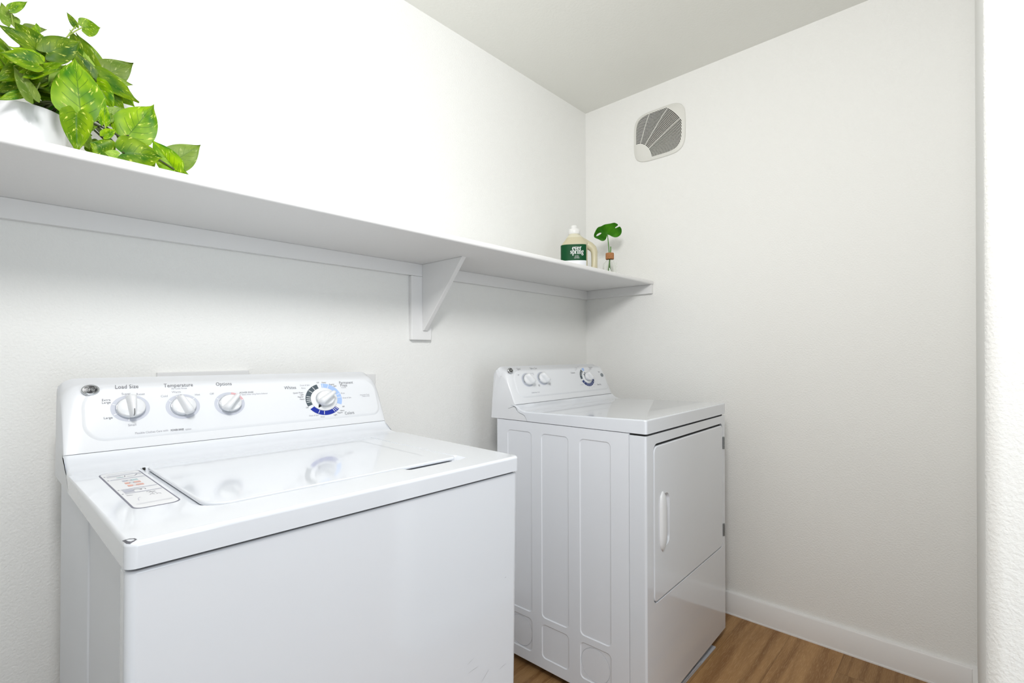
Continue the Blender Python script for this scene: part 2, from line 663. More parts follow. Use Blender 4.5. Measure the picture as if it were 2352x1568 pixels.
# short stub wall with rounded drywall corners at its free end
mb = MB()
mb.prism(rrect(STUB_X, FRONT_Y - 0.12, 0.0, FRONT_Y, (0.022, 0.0005, 0.0005, 0.022), 8), 2, 0, H)
struct('wall_front', mb, M_WALL, label='short return wall with a rounded corner at the right edge')

BB = 0.0937


def baseboard(name, a, b, t_axis, sign, label):
    """flat board with an eased top edge; runs from a to b on the wall"""
    mb = MB()
    prof = [(0, 0.004), (0.014, 0.004), (0.014, BB - 0.006), (0.011, BB - 0.001), (0.0, BB)]
    L0, L1 = [], []
    for d, z in prof:
        for L, p in ((L0, a), (L1, b)):
            L.append((p[0] + sign * d, p[1], z) if t_axis == 0 else (p[0], p[1] + sign * d, z))
    mb.loft([L0, L1])
    struct(name, mb, M_TRIM, label=label)


baseboard('baseboard_right', (0, 0), (0, FRONT_Y), 0, -1, 'white baseboard under the vent wall')
baseboard('baseboard_back', (LEFT_X, 0), (-0.014, 0), 1, -1, 'white baseboard behind the machines')
baseboard('baseboard_front', (STUB_X + 0.02, FRONT_Y), (-0.014, FRONT_Y), 1, 1, 'white baseboard on the short return wall')
# paint/caulk bead that closes the joint to the floor
mb = MB(); mb.box((-0.0165, FRONT_Y + 0.014, 0), (0, 0, 0.005)); struct('trim_1', mb, M_TRIM, label='thin caulk bead under the baseboard')

# ------------------------------------------------------------------ shelf
ZS, DS, TS = 1.4491, 0.3878, 0.0185
sh = thing('wall_shelf', 'long white painted wall shelf on cleats and one triangular bracket', 'shelf', (-1.2, 0, ZS))
off = Vector((1.2, 0, -ZS))


def local(mb, d):
    mb.v = [tuple(Vector(p) + d) for p in mb.v]
    return mb


mb = MB(); mb.box((LEFT_X, -DS, ZS), (-0.0, -0.0, ZS + TS)); part('shelf_board', local(mb, off), M_SHELF, sh, bevel=0.0065, seg=4)
mb = MB(); mb.box((LEFT_X, -0.018, ZS - 0.0445), (-0.018, 0, ZS)); part('cleat', local(mb, off), M_SHELF, sh, bevel=0.0015)
mb = MB(); mb.box((-0.018, -DS + 0.004, ZS - 0.043), (0, 0, ZS)); part('cleat', local(mb, off), M_SHELF, sh, bevel=0.0015)
# bracket
mb = MB(); mb.prism([(-0.018, ZS), (-0.018, 1.206), (-0.026, 1.206), (-0.241, ZS)], 0, -1.0885, -1.0705)
br = part('bracket', local(mb, off), M_SHELF, sh, bevel=0.002, label='triangular bracket web')
mb = MB(); mb.box((-1.136, -0.018, 1.171), (-1.046, 0.0, ZS - 0.0445)); part('back_plate', local(mb, off), M_SHELF, br, bevel=0.003)

# ------------------------------------------------------------------ exhaust vent on the right wall
VC = (-0.417, 2.164)
VA, VB, VN = 0.130, 0.1185, 4.2
vent = thing('exhaust_vent', 'white square exhaust fan grille with curved slots high on the right wall', 'vent', (0, VC[0], VC[1]))


def vrho(p, q):
    return (abs(p / VA) ** VN + abs(q / VB) ** VN) ** (1 / VN)


def vh(p, q):
    return 0.005 + 0.014 * max(0.0, 1 - vrho(p, q) ** 5)


def vpt(p, q, d=0.0):
    # p runs along -y (to the right in view), q up; the dome bulges into the room (-x)
    return (-(vh(p, q) - d), -p, q)


CP, CQ = -0.117, -0.109          # the arcs' common centre, near the lower left corner


def outline_r(th, lim):
    lo, hi = 0.0, 0.5
    for _ in range(40):
        m_ = (lo + hi) / 2
        if vrho(CP + m_ * math.cos(th), CQ + m_ * math.sin(th)) < lim:
            lo = m_
        else:
            hi = m_
    return lo


def arc_range(r, lim):
    inside = [t for t in [R(a / 4) for a in range(-80, 680)] if vrho(CP + r * math.cos(t), CQ + r * math.sin(t)) < lim]
    return (min(inside), max(inside)) if inside else None


def vstrip(mb, r0, r1, t0, t1, n=28, th=0.0012, d0=0.0):
    top, bot = [], []
    for i in range(n + 1):
        t = t0 + (t1 - t0) * i / n
        top.append([(CP + r * math.cos(t), CQ + r * math.sin(t)) for r in (r0, r1)])
    loops = [[vpt(*a, d0), vpt(*b, d0), vpt(*b, d0 + th), vpt(*a, d0 + th)] for a, b in top]
    mb.loft(loops)


mb = MB()
# back flange and rim
NO = 96


def vout(s, k):
    a = 2 * PI * k / NO
    c, s_ = math.cos(a), math.sin(a)
    rr = 1 / (abs(c) ** VN + abs(s_) ** VN) ** (1 / VN)
    return (VA * rr * c * s, VB * rr * s_ * s)


def ring(s, x):
    return [(x, -vout(s, k)[0], vout(s, k)[1]) for k in range(NO)]


def dring(s, d=0.0):
    return [vpt(*vout(s, k), d) for k in range(NO)]


mb.loft([ring(1.0, 0.0), ring(1.0, -0.004), ring(0.988, -0.0062), dring(0.97), dring(0.93), dring(0.885), dring(0.885, 0.004)], cap0=False, cap1=False)
part('grille_frame', mb, M_VENT, vent, smooth=50)
mb = MB(); mb.loft([ring(0.985, -0.0005), ring(0.985, -0.003)]); part('slot_shade_plate', mb, M_VDARK, vent, label='black plate that paints the shade behind the slots')  # flat black plate, painted-in shade of the vent opening
mb = MB()
NS, R0, R1 = 33, 0.0865, 0.268
pitch = (R1 - R0) / NS
# solid quarter plate at the centre corner
prev = None
for k in range(10):
    ra, rb = R0 * k / 10 + 0.0, R0 * (k + 1) / 10
    rg = arc_range(max(rb, 0.004), 0.94)
    if rg:
        vstrip(mb, max(ra, 0.001), rb, rg[0], rg[1], 20, d0=0.0003)
for k in range(NS):
    ra = R0 + pitch * k + pitch * 0.60
    rb = R0 + pitch * (k + 1)
    rg = arc_range(rb, 0.915)
    vstrip(mb, ra, rb, rg[0], rg[1])
for k in range(14):
    ra, rb = R1 + 0.006 * k, R1 + 0.006 * (k + 1)
    rg = arc_range(rb, 0.94)
    if rg:
        vstrip(mb, ra, rb, rg[0], rg[1], 16, d0=0.0003)
for deg in (71, 51.5, 32):
    t = R(deg)
    L = []
    rmax = min(R1, outline_r(t, 0.915))
    for i in range(25):
        r = R0 + (rmax - R0) * i / 24
        w_ = 0.0012
        c = (CP + r * math.cos(t), CQ + r * math.sin(t))
        n_ = (-math.sin(t) * w_, math.cos(t) * w_)
        a = (c[0] + n_[0], c[1] + n_[1])
        b = (c[0] - n_[0], c[1] - n_[1])
        L.append([vpt(*a, 0.0002), vpt(*b, 0.0002), vpt(*b, 0.0035), vpt(*a, 0.0035)])
    mb.loft(L)
part('curved_slats', mb, M_VENT, vent, smooth=50)

# ------------------------------------------------------------------ wall boxes behind the washer
ub = thing('washer_supply_box', 'white recessed washer supply box rim on the wall behind the washer', 'utility box', (-1.789, 0, 0.99))
mb = MB(); mb.box((-0.107, -0.012, -0.085), (0.107, 0, 0.085))
cut = MB(); cut.box((-0.085, -0.03, -0.065), (0.085, -0.004, 0.065))
part('box_rim', mb, M_BOXW, ub, bevel=0.002, cut=[cut])
op = thing('wall_plate', 'plain white wall plate peeking out behind the right end of the washer', 'wall plate', (-1.3125, 0, 0.9955))
mb = MB(); mb.box((-0.035, -0.007, -0.057), (0.035, 0, 0.057)); part('cover_plate', mb, M_BOXW, op, bevel=0.0025)
mb = MB()
for z in (-0.02, 0.02):
    mb.prism(rrect(-0.017, z - 0.014, 0.017, z + 0.014, 0.008), 1, -0.0085, -0.006)
part('receptacle', mb, M_BOXW, op)

# ------------------------------------------------------------------ laundry machines


class Face:
    """sloping control face of a machine: (x, s up the slope, n outward)"""

    def __init__(s, y0, z0):
        s.y0, s.z0 = y0, z0

    def p(s, x, q, n=0.0):
        return (x, s.y0 + 0.359 * q - 0.933 * n, s.z0 + 0.933 * q + 0.359 * n)

    def flat(s, mb, V, Fc, n, mi=0, at=(0, 0), sc=1.0, k=1.0):
        mb.add([s.p(at[0] + v[0] * sc, at[1] + v[1] * sc * k, n) for v in V], Fc, mi)

    def text(s, mb, txt, x, q, size, mi=0, align='CENTER', n=0.0031, bold=0.0, xs=1.0):
        V, Fc = text2d(txt, size, align, bold, xs)
        s.flat(mb, V, Fc, n, mi, (x, q))


def make_backsplash(root, fc, W, seam, gap):
    y0, z0 = fc.y0, fc.z0
    prof = [((a + gap, b - (gap * 0.85 if i < len(seam) - 1 else 0)), 0) for i, (a, b) in reversed(list(enumerate(seam)))]
    prof += [((y0 + 0.004, z0 - 0.0005), 0), ((y0, z0), 0.002)]
    for q, i in ((0.02, 0.004), (0.05, 0.006), (0.08, 0.010), (0.105, 0.016)):
        p = fc.p(0, q)
        prof.append(((p[1], p[2]), i))
    for q, n, i in ((0.122, -0.0015, 0.027), (0.133, -0.006, 0.033), (0.141, -0.013, 0.036), (0.1455, -0.022, 0.036)):
        p = fc.p(0, q, n)
        prof.append(((p[1], p[2]), i))
    prof += [((y0 + 0.092, z0 + 0.1365), 0.022), ((y0 + 0.104, z0 + 0.128), 0.014), ((y0 + 0.112, z0 + 0.110), 0.006), ((y0 + 0.117, z0 - 0.01), 0), ((y0 + 0.120, seam[-1][1]), 0)]
    pts = [Vector(p[0]) for p in prof]
    n = len(pts)
    nor = []
    for i in range(n):
        t = pts[(i + 1) % n] - pts[i - 1]
        nor.append(Vector((-t.y, t.x)).normalized())      # outward for this winding
    ctr = Vector((y0 + 0.06, z0 + 0.05))
    loops = []
    rx = 0.030
    for k in list(range(7)):
        a = R(90 * k / 6)
        loops.append((rx * (1 - math.cos(a)), 1 - math.sin(a)))
    xs = [(x, i) for x, i in loops] + [(W - x, i) for x, i in reversed(loops)]
    L = []
    for x, ins in xs:
        loop = []
        for i in range(n):
            d = nor[i]
            if (ctr - pts[i]).dot(d) > 0:
                d = -d
            q = pts[i] - d * prof[i][1] * ins
            loop.append((x, q.x, q.y))
        L.append(loop)
    mb = MB()
    mb.loft(L)
    bs = part('backsplash', mb, M_PLASTIC, root, smooth=40)
    # raised control panel pad
    return bs


def make_pad(root, fc, x0, x1, q0, q1, texts):
    mb = MB()
    L = []
    for d, n_ in ((0, -0.0005), (0, 0.0002), (0.0015, 0.0009), (0.0035, 0.0018), (0.0055, 0.0024), (0.0075, 0.0026)):
        L.append([fc.p(a, b, n_) for a, b in rrect(x0 + d, q0 + d, x1 - d, q1 - d, (0.036 - d, 0.024 - d, 0.042 - d, 0.042 - d), 10)])
    mb.loft(L, cap0=False)
    for t_, x_, q_, size, *r in texts:
        mi, bold, xs = (list(r) + [0, 0.0, 1.0][len(r):])
        fc.text(mb, t_, x_, q_, size, mi + 1, bold=bold, xs=xs)
    return part('control_panel', mb, [M_PLASTIC, M_INK, M_INK2], root, smooth=60, label='raised control panel printed with grey lettering')


def seam_lines(root, fc, W, seam):
    y0, z0 = fc.y0, fc.z0
    for x0, x1, xs in ((0.0025, 0.018, -0.0003), (W - 0.018, W - 0.0025, W - 0.0007)):
        mb = MB()
        for (a, b_), (c, d) in zip(seam, seam[1:]):
            mb.prism([(a - 0.0015, b_), (c - 0.0015, d), (c + 0.004, d - 0.002), (a + 0.004, b_ - 0.002)], 0, x0, x1)
        mb.prism([(y0 + 0.002, z0 - 0.005), (y0 + 0.034, z0 - 0.0155), (y0 + 0.034, z0 - 0.0163), (y0 + 0.002, z0 - 0.0062)], 0, xs, xs + 0.001)
        part('seam_shade', mb, M_DARK, root, smooth=0)  # dark filler set into the seam to paint its shade


def make_badge(root, fc, x, q, r, k):
    mb = MB()
    C = [fc.p]

    def circ(rad, n, m=40):
        return [fc.p(x + rad * math.cos(2 * PI * i / m), q + rad * k * math.sin(2 * PI * i / m), n) for i in range(m)]
    mb.loft([circ(r, 0.002), circ(r * 0.98, 0.0042), circ(r * 0.9, 0.0056), circ(r * 0.80, 0.0058), circ(r * 0.78, 0.0050)], cap0=False, cap1=False)
    b = part('badge', mb, M_CHROME, root, smooth=60, label='round black badge with a chrome rim and silver script monogram')
    mb = MB(); mb.loft([circ(r * 0.785, 0.0048), circ(r * 0.4, 0.0054), circ(r * 0.02, 0.0055)], cap0=False); part('badge_disc', mb, M_BLACK, b, smooth=60)
    mb = MB()
    n = 0.0060
    s = r * 0.78

    def st(pts, wd):
        V, Fc = stroke2d(pts, wd)
        fc.flat(mb, V, Fc, n, 0, (x, q), s, k)
    st(arc2d(0, 0, 0.93, 0.93, 0, 360, 40), 0.045)
    # four curls
    for a in (0, 90, 180, 270):
        st(arc2d(0, 0, 0.76, 0.76, a + 12, a + 50, 8), [0.02, 0.04, 0.07, 0.09, 0.10, 0.09, 0.06, 0.04, 0.02])
        c, d = math.cos(R(a + 16)), math.sin(R(a + 16))
        st(arc2d(0.66 * c, 0.66 * d, 0.10, 0.10, a - 40, a + 150, 8), 0.04)
    # script G and E
    st(arc2d(-0.30, 0.22, 0.17, 0.20, 40, 330, 14) + [(-0.10, 0.16), (-0.06, 0.34), (-0.10, 0.05), (-0.14, -0.22), (-0.24, -0.42), (-0.40, -0.40), (-0.46, -0.26), (-0.34, -0.16), (-0.16, -0.10), (0.02, 0.02)], 0.065)
    st([(-0.58, 0.20), (-0.52, 0.34), (-0.40, 0.36)], 0.06)
    st(arc2d(0.30, 0.24, 0.15, 0.15, -20, 250, 12) + arc2d(0.33, -0.10, 0.22, 0.22, 110, 400, 16), 0.065)
    st(arc2d(0.36, -0.08, 0.10, 0.10, 60, 330, 10), 0.06)
    part('monogram', mb, M_CHROME, b, smooth=0)
    return b


def make_knob(root, fc, x, q, r, k, ang, h=0.013, grip=0.013, gl=1.08, mark='end', taper=(0.30, 0.20), ringr=None, ring_secs=None, ticks=(), tick_col=True, lift=0.0022):
    """round push knob with a chrome collar, a bar grip and a printed ring around it"""
    def circ(rad, n, m=44):
        return [fc.p(x + rad * math.cos(2 * PI * i / m), q + rad * k * math.sin(2 * PI * i / m), n) for i in range(m)]
    mb = MB()
    mb.loft([circ(r * 0.97, lift + 0.003), circ(r * 0.99, lift + h * 0.55), circ(r * 0.97, lift + h * 0.85), circ(r * 0.90, lift + h), circ(r * 0.3, lift + h + 0.0005)])
    kb = part('knob', mb, M_KNOB, root, smooth=50)
    mb = MB()
    mb.loft([circ(r * 0.94, lift), circ(r * 1.05, lift + 0.0008), circ(r * 1.05, lift + 0.0035), circ(r * 1.0, lift + 0.006), circ(r * 0.97, lift + 0.006)], cap0=False, cap1=False)
    part('chrome_collar', mb, M_CHROME, kb, smooth=50)
    # grip bar: wide foot, narrower rounded crest
    ca, sa = math.cos(R(ang)), math.sin(R(ang))
    L = []
    for t, wf, hf in ((-1.0, 0.35, 0.25), (-0.97, 0.8, 0.62), (-0.85, 1, 0.88), (-0.5, 1, 1), (0, 1, 1), (0.5, 1, 1), (0.85, 1, 0.9), (0.97, 0.8, 0.66), (1.0, 0.35, 0.3)):
        d = t * r * gl
        wd = r * (taper[0] + (taper[1] - taper[0]) * (t + 1) / 2) * wf
        hh = grip * hf
        sec = []
        for u, v in ((-1.15, 0), (-1.0, 0.35), (-0.80, 0.80), (-0.45, 0.97), (0, 1.0), (0.45, 0.97), (0.80, 0.80), (1.0, 0.35), (1.15, 0)):
            px, py = ca * d - sa * u * wd, sa * d + ca * u * wd
            sec.append(fc.p(x + px, q + py * k, lift + h - 0.001 + v * hh))
        L.append(sec)
    mb = MB(); mb.loft(L); part('grip', mb, M_KNOB, kb, smooth=55)
    if mark:
        mb = MB()
        pts = []
        for t, v in ((0.45, 1.02), (0.75, 0.98), (0.92, 0.84), (0.99, 0.55)):
            pts.append((t * r * gl, lift + h - 0.0004 + grip * v))
        V, Fc = [], []
        for d, n_ in pts:
            for u in (-1, 1):
                V.append(fc.p(x + ca * d - sa * u * 0.0006, q + (sa * d + ca * u * 0.0006) * k, n_ + 0.0004))
        for i in range(len(pts) - 1):
            Fc.append([2 * i, 2 * i + 1, 2 * i + 3, 2 * i + 2])
        if mark == 'tip':
            V, Fc = V[4:], Fc[:1]
        mb.add(V, Fc); part('pointer_mark', mb, M_BLACK, kb, smooth=0)
    if ringr:
        mb = MB()
        for (a0, a1, mi) in ring_secs:
            V, Fc = sector2d(x, q, ringr[0], ringr[1], a0, a1, k)
            mb.add([fc.p(v[0], v[1], 0.0029) for v in V], Fc, mi)
        for a in ticks:
            V, Fc = stroke2d([(x + ringr[0] * 1.02 * math.cos(R(a)), q + ringr[0] * 1.02 * k * math.sin(R(a))), (x + ringr[1] * 0.96 * math.cos(R(a)), q + ringr[1] * 0.96 * k * math.sin(R(a)))], 0.0014)
            mb.add([fc.p(v[0], v[1], 0.0033) for v in V], Fc, 1)
        part('dial_scale', mb, [M_RING, M_TICK, M_RED, M_SLATE, M_NAVY, M_SKY, M_NAVY2], kb, smooth=0)
    return kb


# ---- washer
W = 0.686
WM = thing('washing_machine', 'white top-loading washing machine with a chipped front corner, under the shelf', 'washing machine',
           (-2.0901, -0.7757, 0), (R(0.7808), R(0.4208), R(0.9733)))
WM.rotation_mode = 'XYZ'
ZT, ZB = 0.9019, 0.8703
fw = Face(0.5115, 0.9275)
# top deck with the well the lid lies in
seam_w = [(0.512, 0.922), (0.502, 0.908), (0.490, 0.8985), (0.476, 0.893), (0.466, 0.889), (0.459, 0.881), (0.456, ZB)]
YJ = 0.444
mb = MB()
mb.prism(rrect(0, 0, W, YJ, (0.013, 0.013, 0.0001, 0.0001), 8), 2, ZB, ZT)
rear = MB()
rear.prism([(YJ, ZB), (YJ, ZT), (0.452, ZT), (0.468, ZT + 0.0008), (0.482, ZT + 0.0035), (0.495, ZT + 0.0095), (0.504, ZT + 0.0165), (0.5105, ZT + 0.0245), (0.53, ZT + 0.0255), (0.53, 0.922)] + seam_w, 0, 0.0, W)
c1 = MB(); c1.loft([[(*p, ZT - 0.0065) for p in rrect(0.1005, 0.0825, 0.5805, 0.43, (0.040, 0.012, 0.008, 0.008), 8)], [(*p, ZT - 0.002) for p in rrect(0.0985, 0.0805, 0.5825, 0.432, (0.042, 0.013, 0.009, 0.009), 8)], [(*p, ZT + 0.003) for p in rrect(0.0945, 0.0765, 0.5865, 0.436, (0.045, 0.016, 0.012, 0.012), 8)]])
c2 = MB(); c2.loft([[(*p, ZT - 0.008) for p in rrect(0.45, 0.079, 0.5825, 0.105, 0.006, 4)], [(*p, ZT + 0.002) for p in rrect(0.432, 0.055, 0.592, 0.105, 0.012, 4)]])


def deck_sel(zt, x0, x1):
    """round over the top edge along the front and the sides, up to the foot of the curb"""
    def f(a, c):
        if min(a.z, c.z) < zt - 0.011 or max(a.y, c.y) > 0.512:
            return 0.0
        on = [min(abs(p.x - x0), abs(p.x - x1)) < 1e-4 or p.y < 0.0135 for p in (a, c)]
        if not all(on):
            return 0.0
        if abs(a.y - c.y) < 1e-4 and a.y > 0.014:
            return 0.0
        return 1.0
    return f


part('top_deck', mb, M_ENAMEL, WM, bevel=0.006, seg=5, cut=[c1, c2], sel=deck_sel(ZT, 0, W), join=rear)
# lid
mb = MB(); mb.prism(rrect(0.1085, 0.0855, 0.5775, 0.427, (0.038, 0.010, 0.006, 0.006), 8), 2, ZT - 0.0055, ZT + 0.0015)
c3 = MB(); c3.loft([[(*p, ZT + 0.0003) for p in rrect(0.152, 0.128, 0.532, 0.392, 0.022, 8)], [(*p, ZT + 0.003) for p in rrect(0.145, 0.121, 0.539, 0.399, 0.029, 8)]])
lid = part('lid', mb, M_ENAMEL, WM, bevel=0.003, seg=3, cut=[c3])
for hx in (0.1015, 0.572):
    mb = MB(); mb.box((hx, 0.4292, ZT - 0.006), (hx + 0.005, 0.4315, ZT - 0.0002)); part('hinge_pin', mb, M_DARK, lid, bevel=0.0008)
# instruction sticker
mb = MB()
so = rrect(0.0345, 0.142, 0.0925, 0.4165, 0.014, 8)
si = rrect(0.0367, 0.1436, 0.0903, 0.4149, 0.0125, 8)
mb.loft([[(*p, ZT + 0.0001) for p in so], [(*p, ZT + 0.0004) for p in so]], 0)
mb.loft([[(*p, ZT + 0.0001) for p in si], [(*p, ZT + 0.0006) for p in si]], 1)
st_ = part('instruction_sticker', mb, [M_GREYOUT, M_STICK], WM, smooth=0, label='white instruction sticker with a grey outline and small coloured pictograms')
mb = MB()
zst = ZT + 0.0008


def srect(x0, y0, x1, y1, mi):
    mb.add([(x0, y0, zst), (x1, y0, zst), (x1, y1, zst), (x0, y1, zst)], [(0, 1, 2, 3)], mi)


def sline(pts, wd, mi):
    V, Fc = stroke2d(pts, wd)
    mb.add([(a, b, zst + 0.0001) for a, b in V], Fc, mi)


for y in (0.386, 0.353, 0.271, 0.241):
    srect(0.0425, y - 0.0022, 0.0895, y + 0.0022, 0)
    srect(0.0385, y - 0.0018, 0.0405, y + 0.0018, 1)
sline([(0.042, 0.377), (0.060, 0.377)], 0.001, 1)
sline([(0.055, 0.366), (0.064, 0.366), (0.066, 0.378)], 0.0013, 1)
sline([(0.067, 0.366), (0.078, 0.366), (0.083, 0.379)], 0.0013, 1)
srect(0.053, 0.364, 0.062, 0.370, 3)
sline(arc2d(0.085, 0.372, 0.003, 0.006, 0, 180, 6), 0.001, 1)
for i, (y, a) in enumerate(((0.334, 0.3), (0.314, 0.6), (0.293, 1.0))):
    srect(0.055, y - 0.006, 0.061, y + 0.006, 2 if i else 0)
    sline(arc2d(0.064, y, 0.003, 0.005, 0, 360, 10), 0.0009, 1 if i != 2 else 2)
    srect(0.067, y - 0.006, 0.076, y + 0.006, 2 if i else 3)
    sline([(0.067, y - 0.005), (0.0755, y + 0.004)], 0.001, 0)
srect(0.043, 0.247, 0.056, 0.266, 0)
for y in (0.250, 0.255, 0.260):
    sline([(0.044, y), (0.055, y)], 0.0012, 4)
sline(arc2d(0.060, 0.254, 0.0055, 0.008, 0, 150, 8), 0.0022, 1)
sline(arc2d(0.068, 0.256, 0.003, 0.005, -60, 200, 8), 0.001, 1)
sline([(0.042, 0.229), (0.049, 0.226)], 0.0013, 1)
sline(arc2d(0.055, 0.185, 0.006, 0.02, 90, 180, 8), 0.0007, 0)
for a, b in ((0.070, 0.228), (0.074, 0.214), (0.078, 0.205), (0.070, 0.207)):
    sline(arc2d(a, b, 0.003, 0.007, 20, 150, 6), 0.0009, 1)
sline([(0.069, 0.226), (0.078, 0.229)], 0.002, 1)
for y in (0.164, 0.168):
    sline([(0.042, y), (0.086, y)], 0.0006, 0)
for y in (0.397, 0.401):
    sline([(0.045, y), (0.082, y)], 0.0006, 0)
part('sticker_print', mb, [M_BARGREY, M_INK2, M_ORANGE, M_TEAL, M_RING], st_, smooth=0)
# chip in the enamel at the front left corner
mb = MB()
ch = [(0.0010, 0.0225), (0.0014, 0.0160), (0.0022, 0.0080), (0.0050, 0.0040), (0.0095, 0.0045), (0.0125, 0.0085), (0.0115, 0.0135), (0.0070, 0.0170)]
chi = [(0.0030, 0.0175), (0.0034, 0.0140), (0.0042, 0.0092), (0.0060, 0.0062), (0.0090, 0.0062), (0.0109, 0.0090), (0.0100, 0.0126), (0.0066, 0.0152)]


def drop(p):
    """height of the deck's rounded edge below its flat top"""
    d = min(p[0], p[1]) if max(p[0], p[1]) > 0.013 else 0.013 - math.hypot(0.013 - p[0], 0.013 - p[1])
    e = max(0.0, 0.0055 - d)
    return 0.0055 - math.sqrt(max(0.0, 0.0055 ** 2 - e * e))


mb.loft([[(*p, ZT + 0.0003 - drop(p)) for p in ch], [(*p, ZT + 0.0005 - drop(p)) for p in chi]], cap0=False, cap1=False)
part('enamel_chip', mb, M_INK, WM, smooth=0, label='dark chip in the enamel')
# cabinet
mb = MB()
mb.prism([(0.012, 0.010), (0.674, 0.010), (0.674, 0.575), (0.012, 0.575)], 2, 0.035, ZB + 0.002)
part('gap_shade_core', mb, M_DARK, WM)  # black core added inside so the gap under the deck looks shaded
mb = MB()
side = [(0.0075, 0.036), (0.0075, 0.284), (0.0055, 0.2875), (0.0035, 0.300), (0.0035, 0.552), (0.0055, 0.556), (0.0055, 0.592), (0.0125, 0.592), (0.0125, 0.036)]
mb.prism(side, 2, 0.03, ZB - 0.0012)
part('side_panel', mb, M_ENAMEL2, WM, smooth=20)
mb = MB(); mb.prism([(W - a, b) for a, b in side], 2, 0.03, ZB - 0.0012); part('side_panel', mb, M_ENAMEL2, WM, smooth=20)
mb = MB(); mb.box((0.012, 0.58, 0.03), (0.674, 0.592, ZB - 0.002)); part('back_panel', mb, M_ENAMEL2, WM)
mb = MB()
outer = rrect(0.0012, 0.004, W - 0.0012, 0.034, (0.012, 0.012, 0.004, 0.004), 8)
mb.prism(outer, 2, 0.03, ZB - 0.0042)
fp = part('front_panel', mb, M_ENAMEL, WM, bevel=0.003, seg=3)
M_SCUFF = mat('grey_scuff', (0.42, 0.42, 0.43), 0.6)
for a, c, wd in (((0.5393, 0.5121), (0.5558, 0.5171), 0.0007), ((0.5413, 0.4941), (0.5686, 0.4948), 0.0007), ((0.5787, 0.4592), (0.6001, 0.4745), 0.0006), ((0.6316, 0.4596), (0.6519, 0.4626), 0.0008), ((0.6454, 0.6470), (0.6486, 0.6484), 0.0016)):
    V, Fc = stroke2d([a, ((a[0] + c[0]) / 2 + 0.0005, (a[1] + c[1]) / 2 + 0.0008), c], [wd * 0.3, wd, wd * 0.4])
    mb = MB()
    mb.add([(v[0], 0.0037, v[1]) for v in V], Fc)
    part('scuff_mark', mb, M_SCUFF, fp, smooth=0)
for x, y in ((0.05, 0.05), (0.636, 0.05), (0.05, 0.55), (0.636, 0.55)):
    mb = MB(); mb.lathe([(0.008, 0.04), (0.008, 0.012), (0.02, 0.010), (0.022, 0.001), (0.018, -0.002)], 20, (x, y, 0)); part('foot', mb, M_DARK, WM)
make_backsplash(WM, fw, W, seam_w, -0.0004)
make_badge(WM, fw, 0.0425, 0.1228, 0.0142, 0.76)
K = 0.86
make_knob(WM, fw, 0.1030, 0.0812, 0.0238, K, 270, ringr=(0.025, 0.0322), ring_secs=[(60, 420, 0)], ticks=(100, 158, 207, 262), taper=(0.36, 0.16), gl=1.10, grip=0.021)
make_knob(WM, fw, 0.1940, 0.0780, 0.0228, K, 112, ringr=(0.025, 0.0318), ring_secs=[(0, 360, 0)], ticks=(146, 112, 42), mark='tip', taper=(0.36, 0.22), gl=1.10, grip=0.020)
make_knob(WM, fw, 0.2860, 0.0775, 0.0228, K, 52, ringr=(0.025, 0.0318), ring_secs=[(80, 378, 0), (18, 80, 2)], ticks=(148, 18), mark='tip', taper=(0.36, 0.22), gl=1.10, grip=0.020)
# timer: skirt with a black pointer, three coloured arcs
tx, tq = 0.5130, 0.0735
kb = make_knob(WM, fw, tx, tq, 0.0235, K, 36, mark=None, taper=(0.40, 0.26), gl=1.10, grip=0.020, h=0.014, lift=0.0045,
               ringr=(0.0365, 0.0500), ring_secs=[(106, 203, 3), (214, 318, 4), (-24, 92, 5)],
               ticks=(124, 142, 166, 174, 181, 188, 243, 262, 300, 307, 314, 88, 68, 18, 4))
mb = MB()
mb.loft([[fw.p(tx + r_ * math.cos(2 * PI * i / 48), tq + K * r_ * math.sin(2 * PI * i / 48), n_) for i in range(48)] for r_, n_ in ((0.0362, 0.002), (0.0362, 0.0045), (0.0352, 0.0052), (0.012, 0.0054))])
part('dial_skirt', mb, M_KNOB, kb, smooth=50)
mb = MB()
a = R(232)
tip = (tx + 0.0335 * math.cos(a), tq + K * 0.0335 * math.sin(a))
b1 = (tx + 0.024 * math.cos(a - 0.22), tq + K * 0.024 * math.sin(a - 0.22))
b2 = (tx + 0.024 * math.cos(a + 0.22), tq + K * 0.024 * math.sin(a + 0.22))
mb.add([fw.p(*tip, 0.0058), fw.p(*b1, 0.0058), fw.p(*b2, 0.0058)], [(0, 1, 2)])
part('pointer_mark', mb, M_BLACK, kb, smooth=0)
BIG, MED, SML = 0.0118, 0.0064, 0.0056
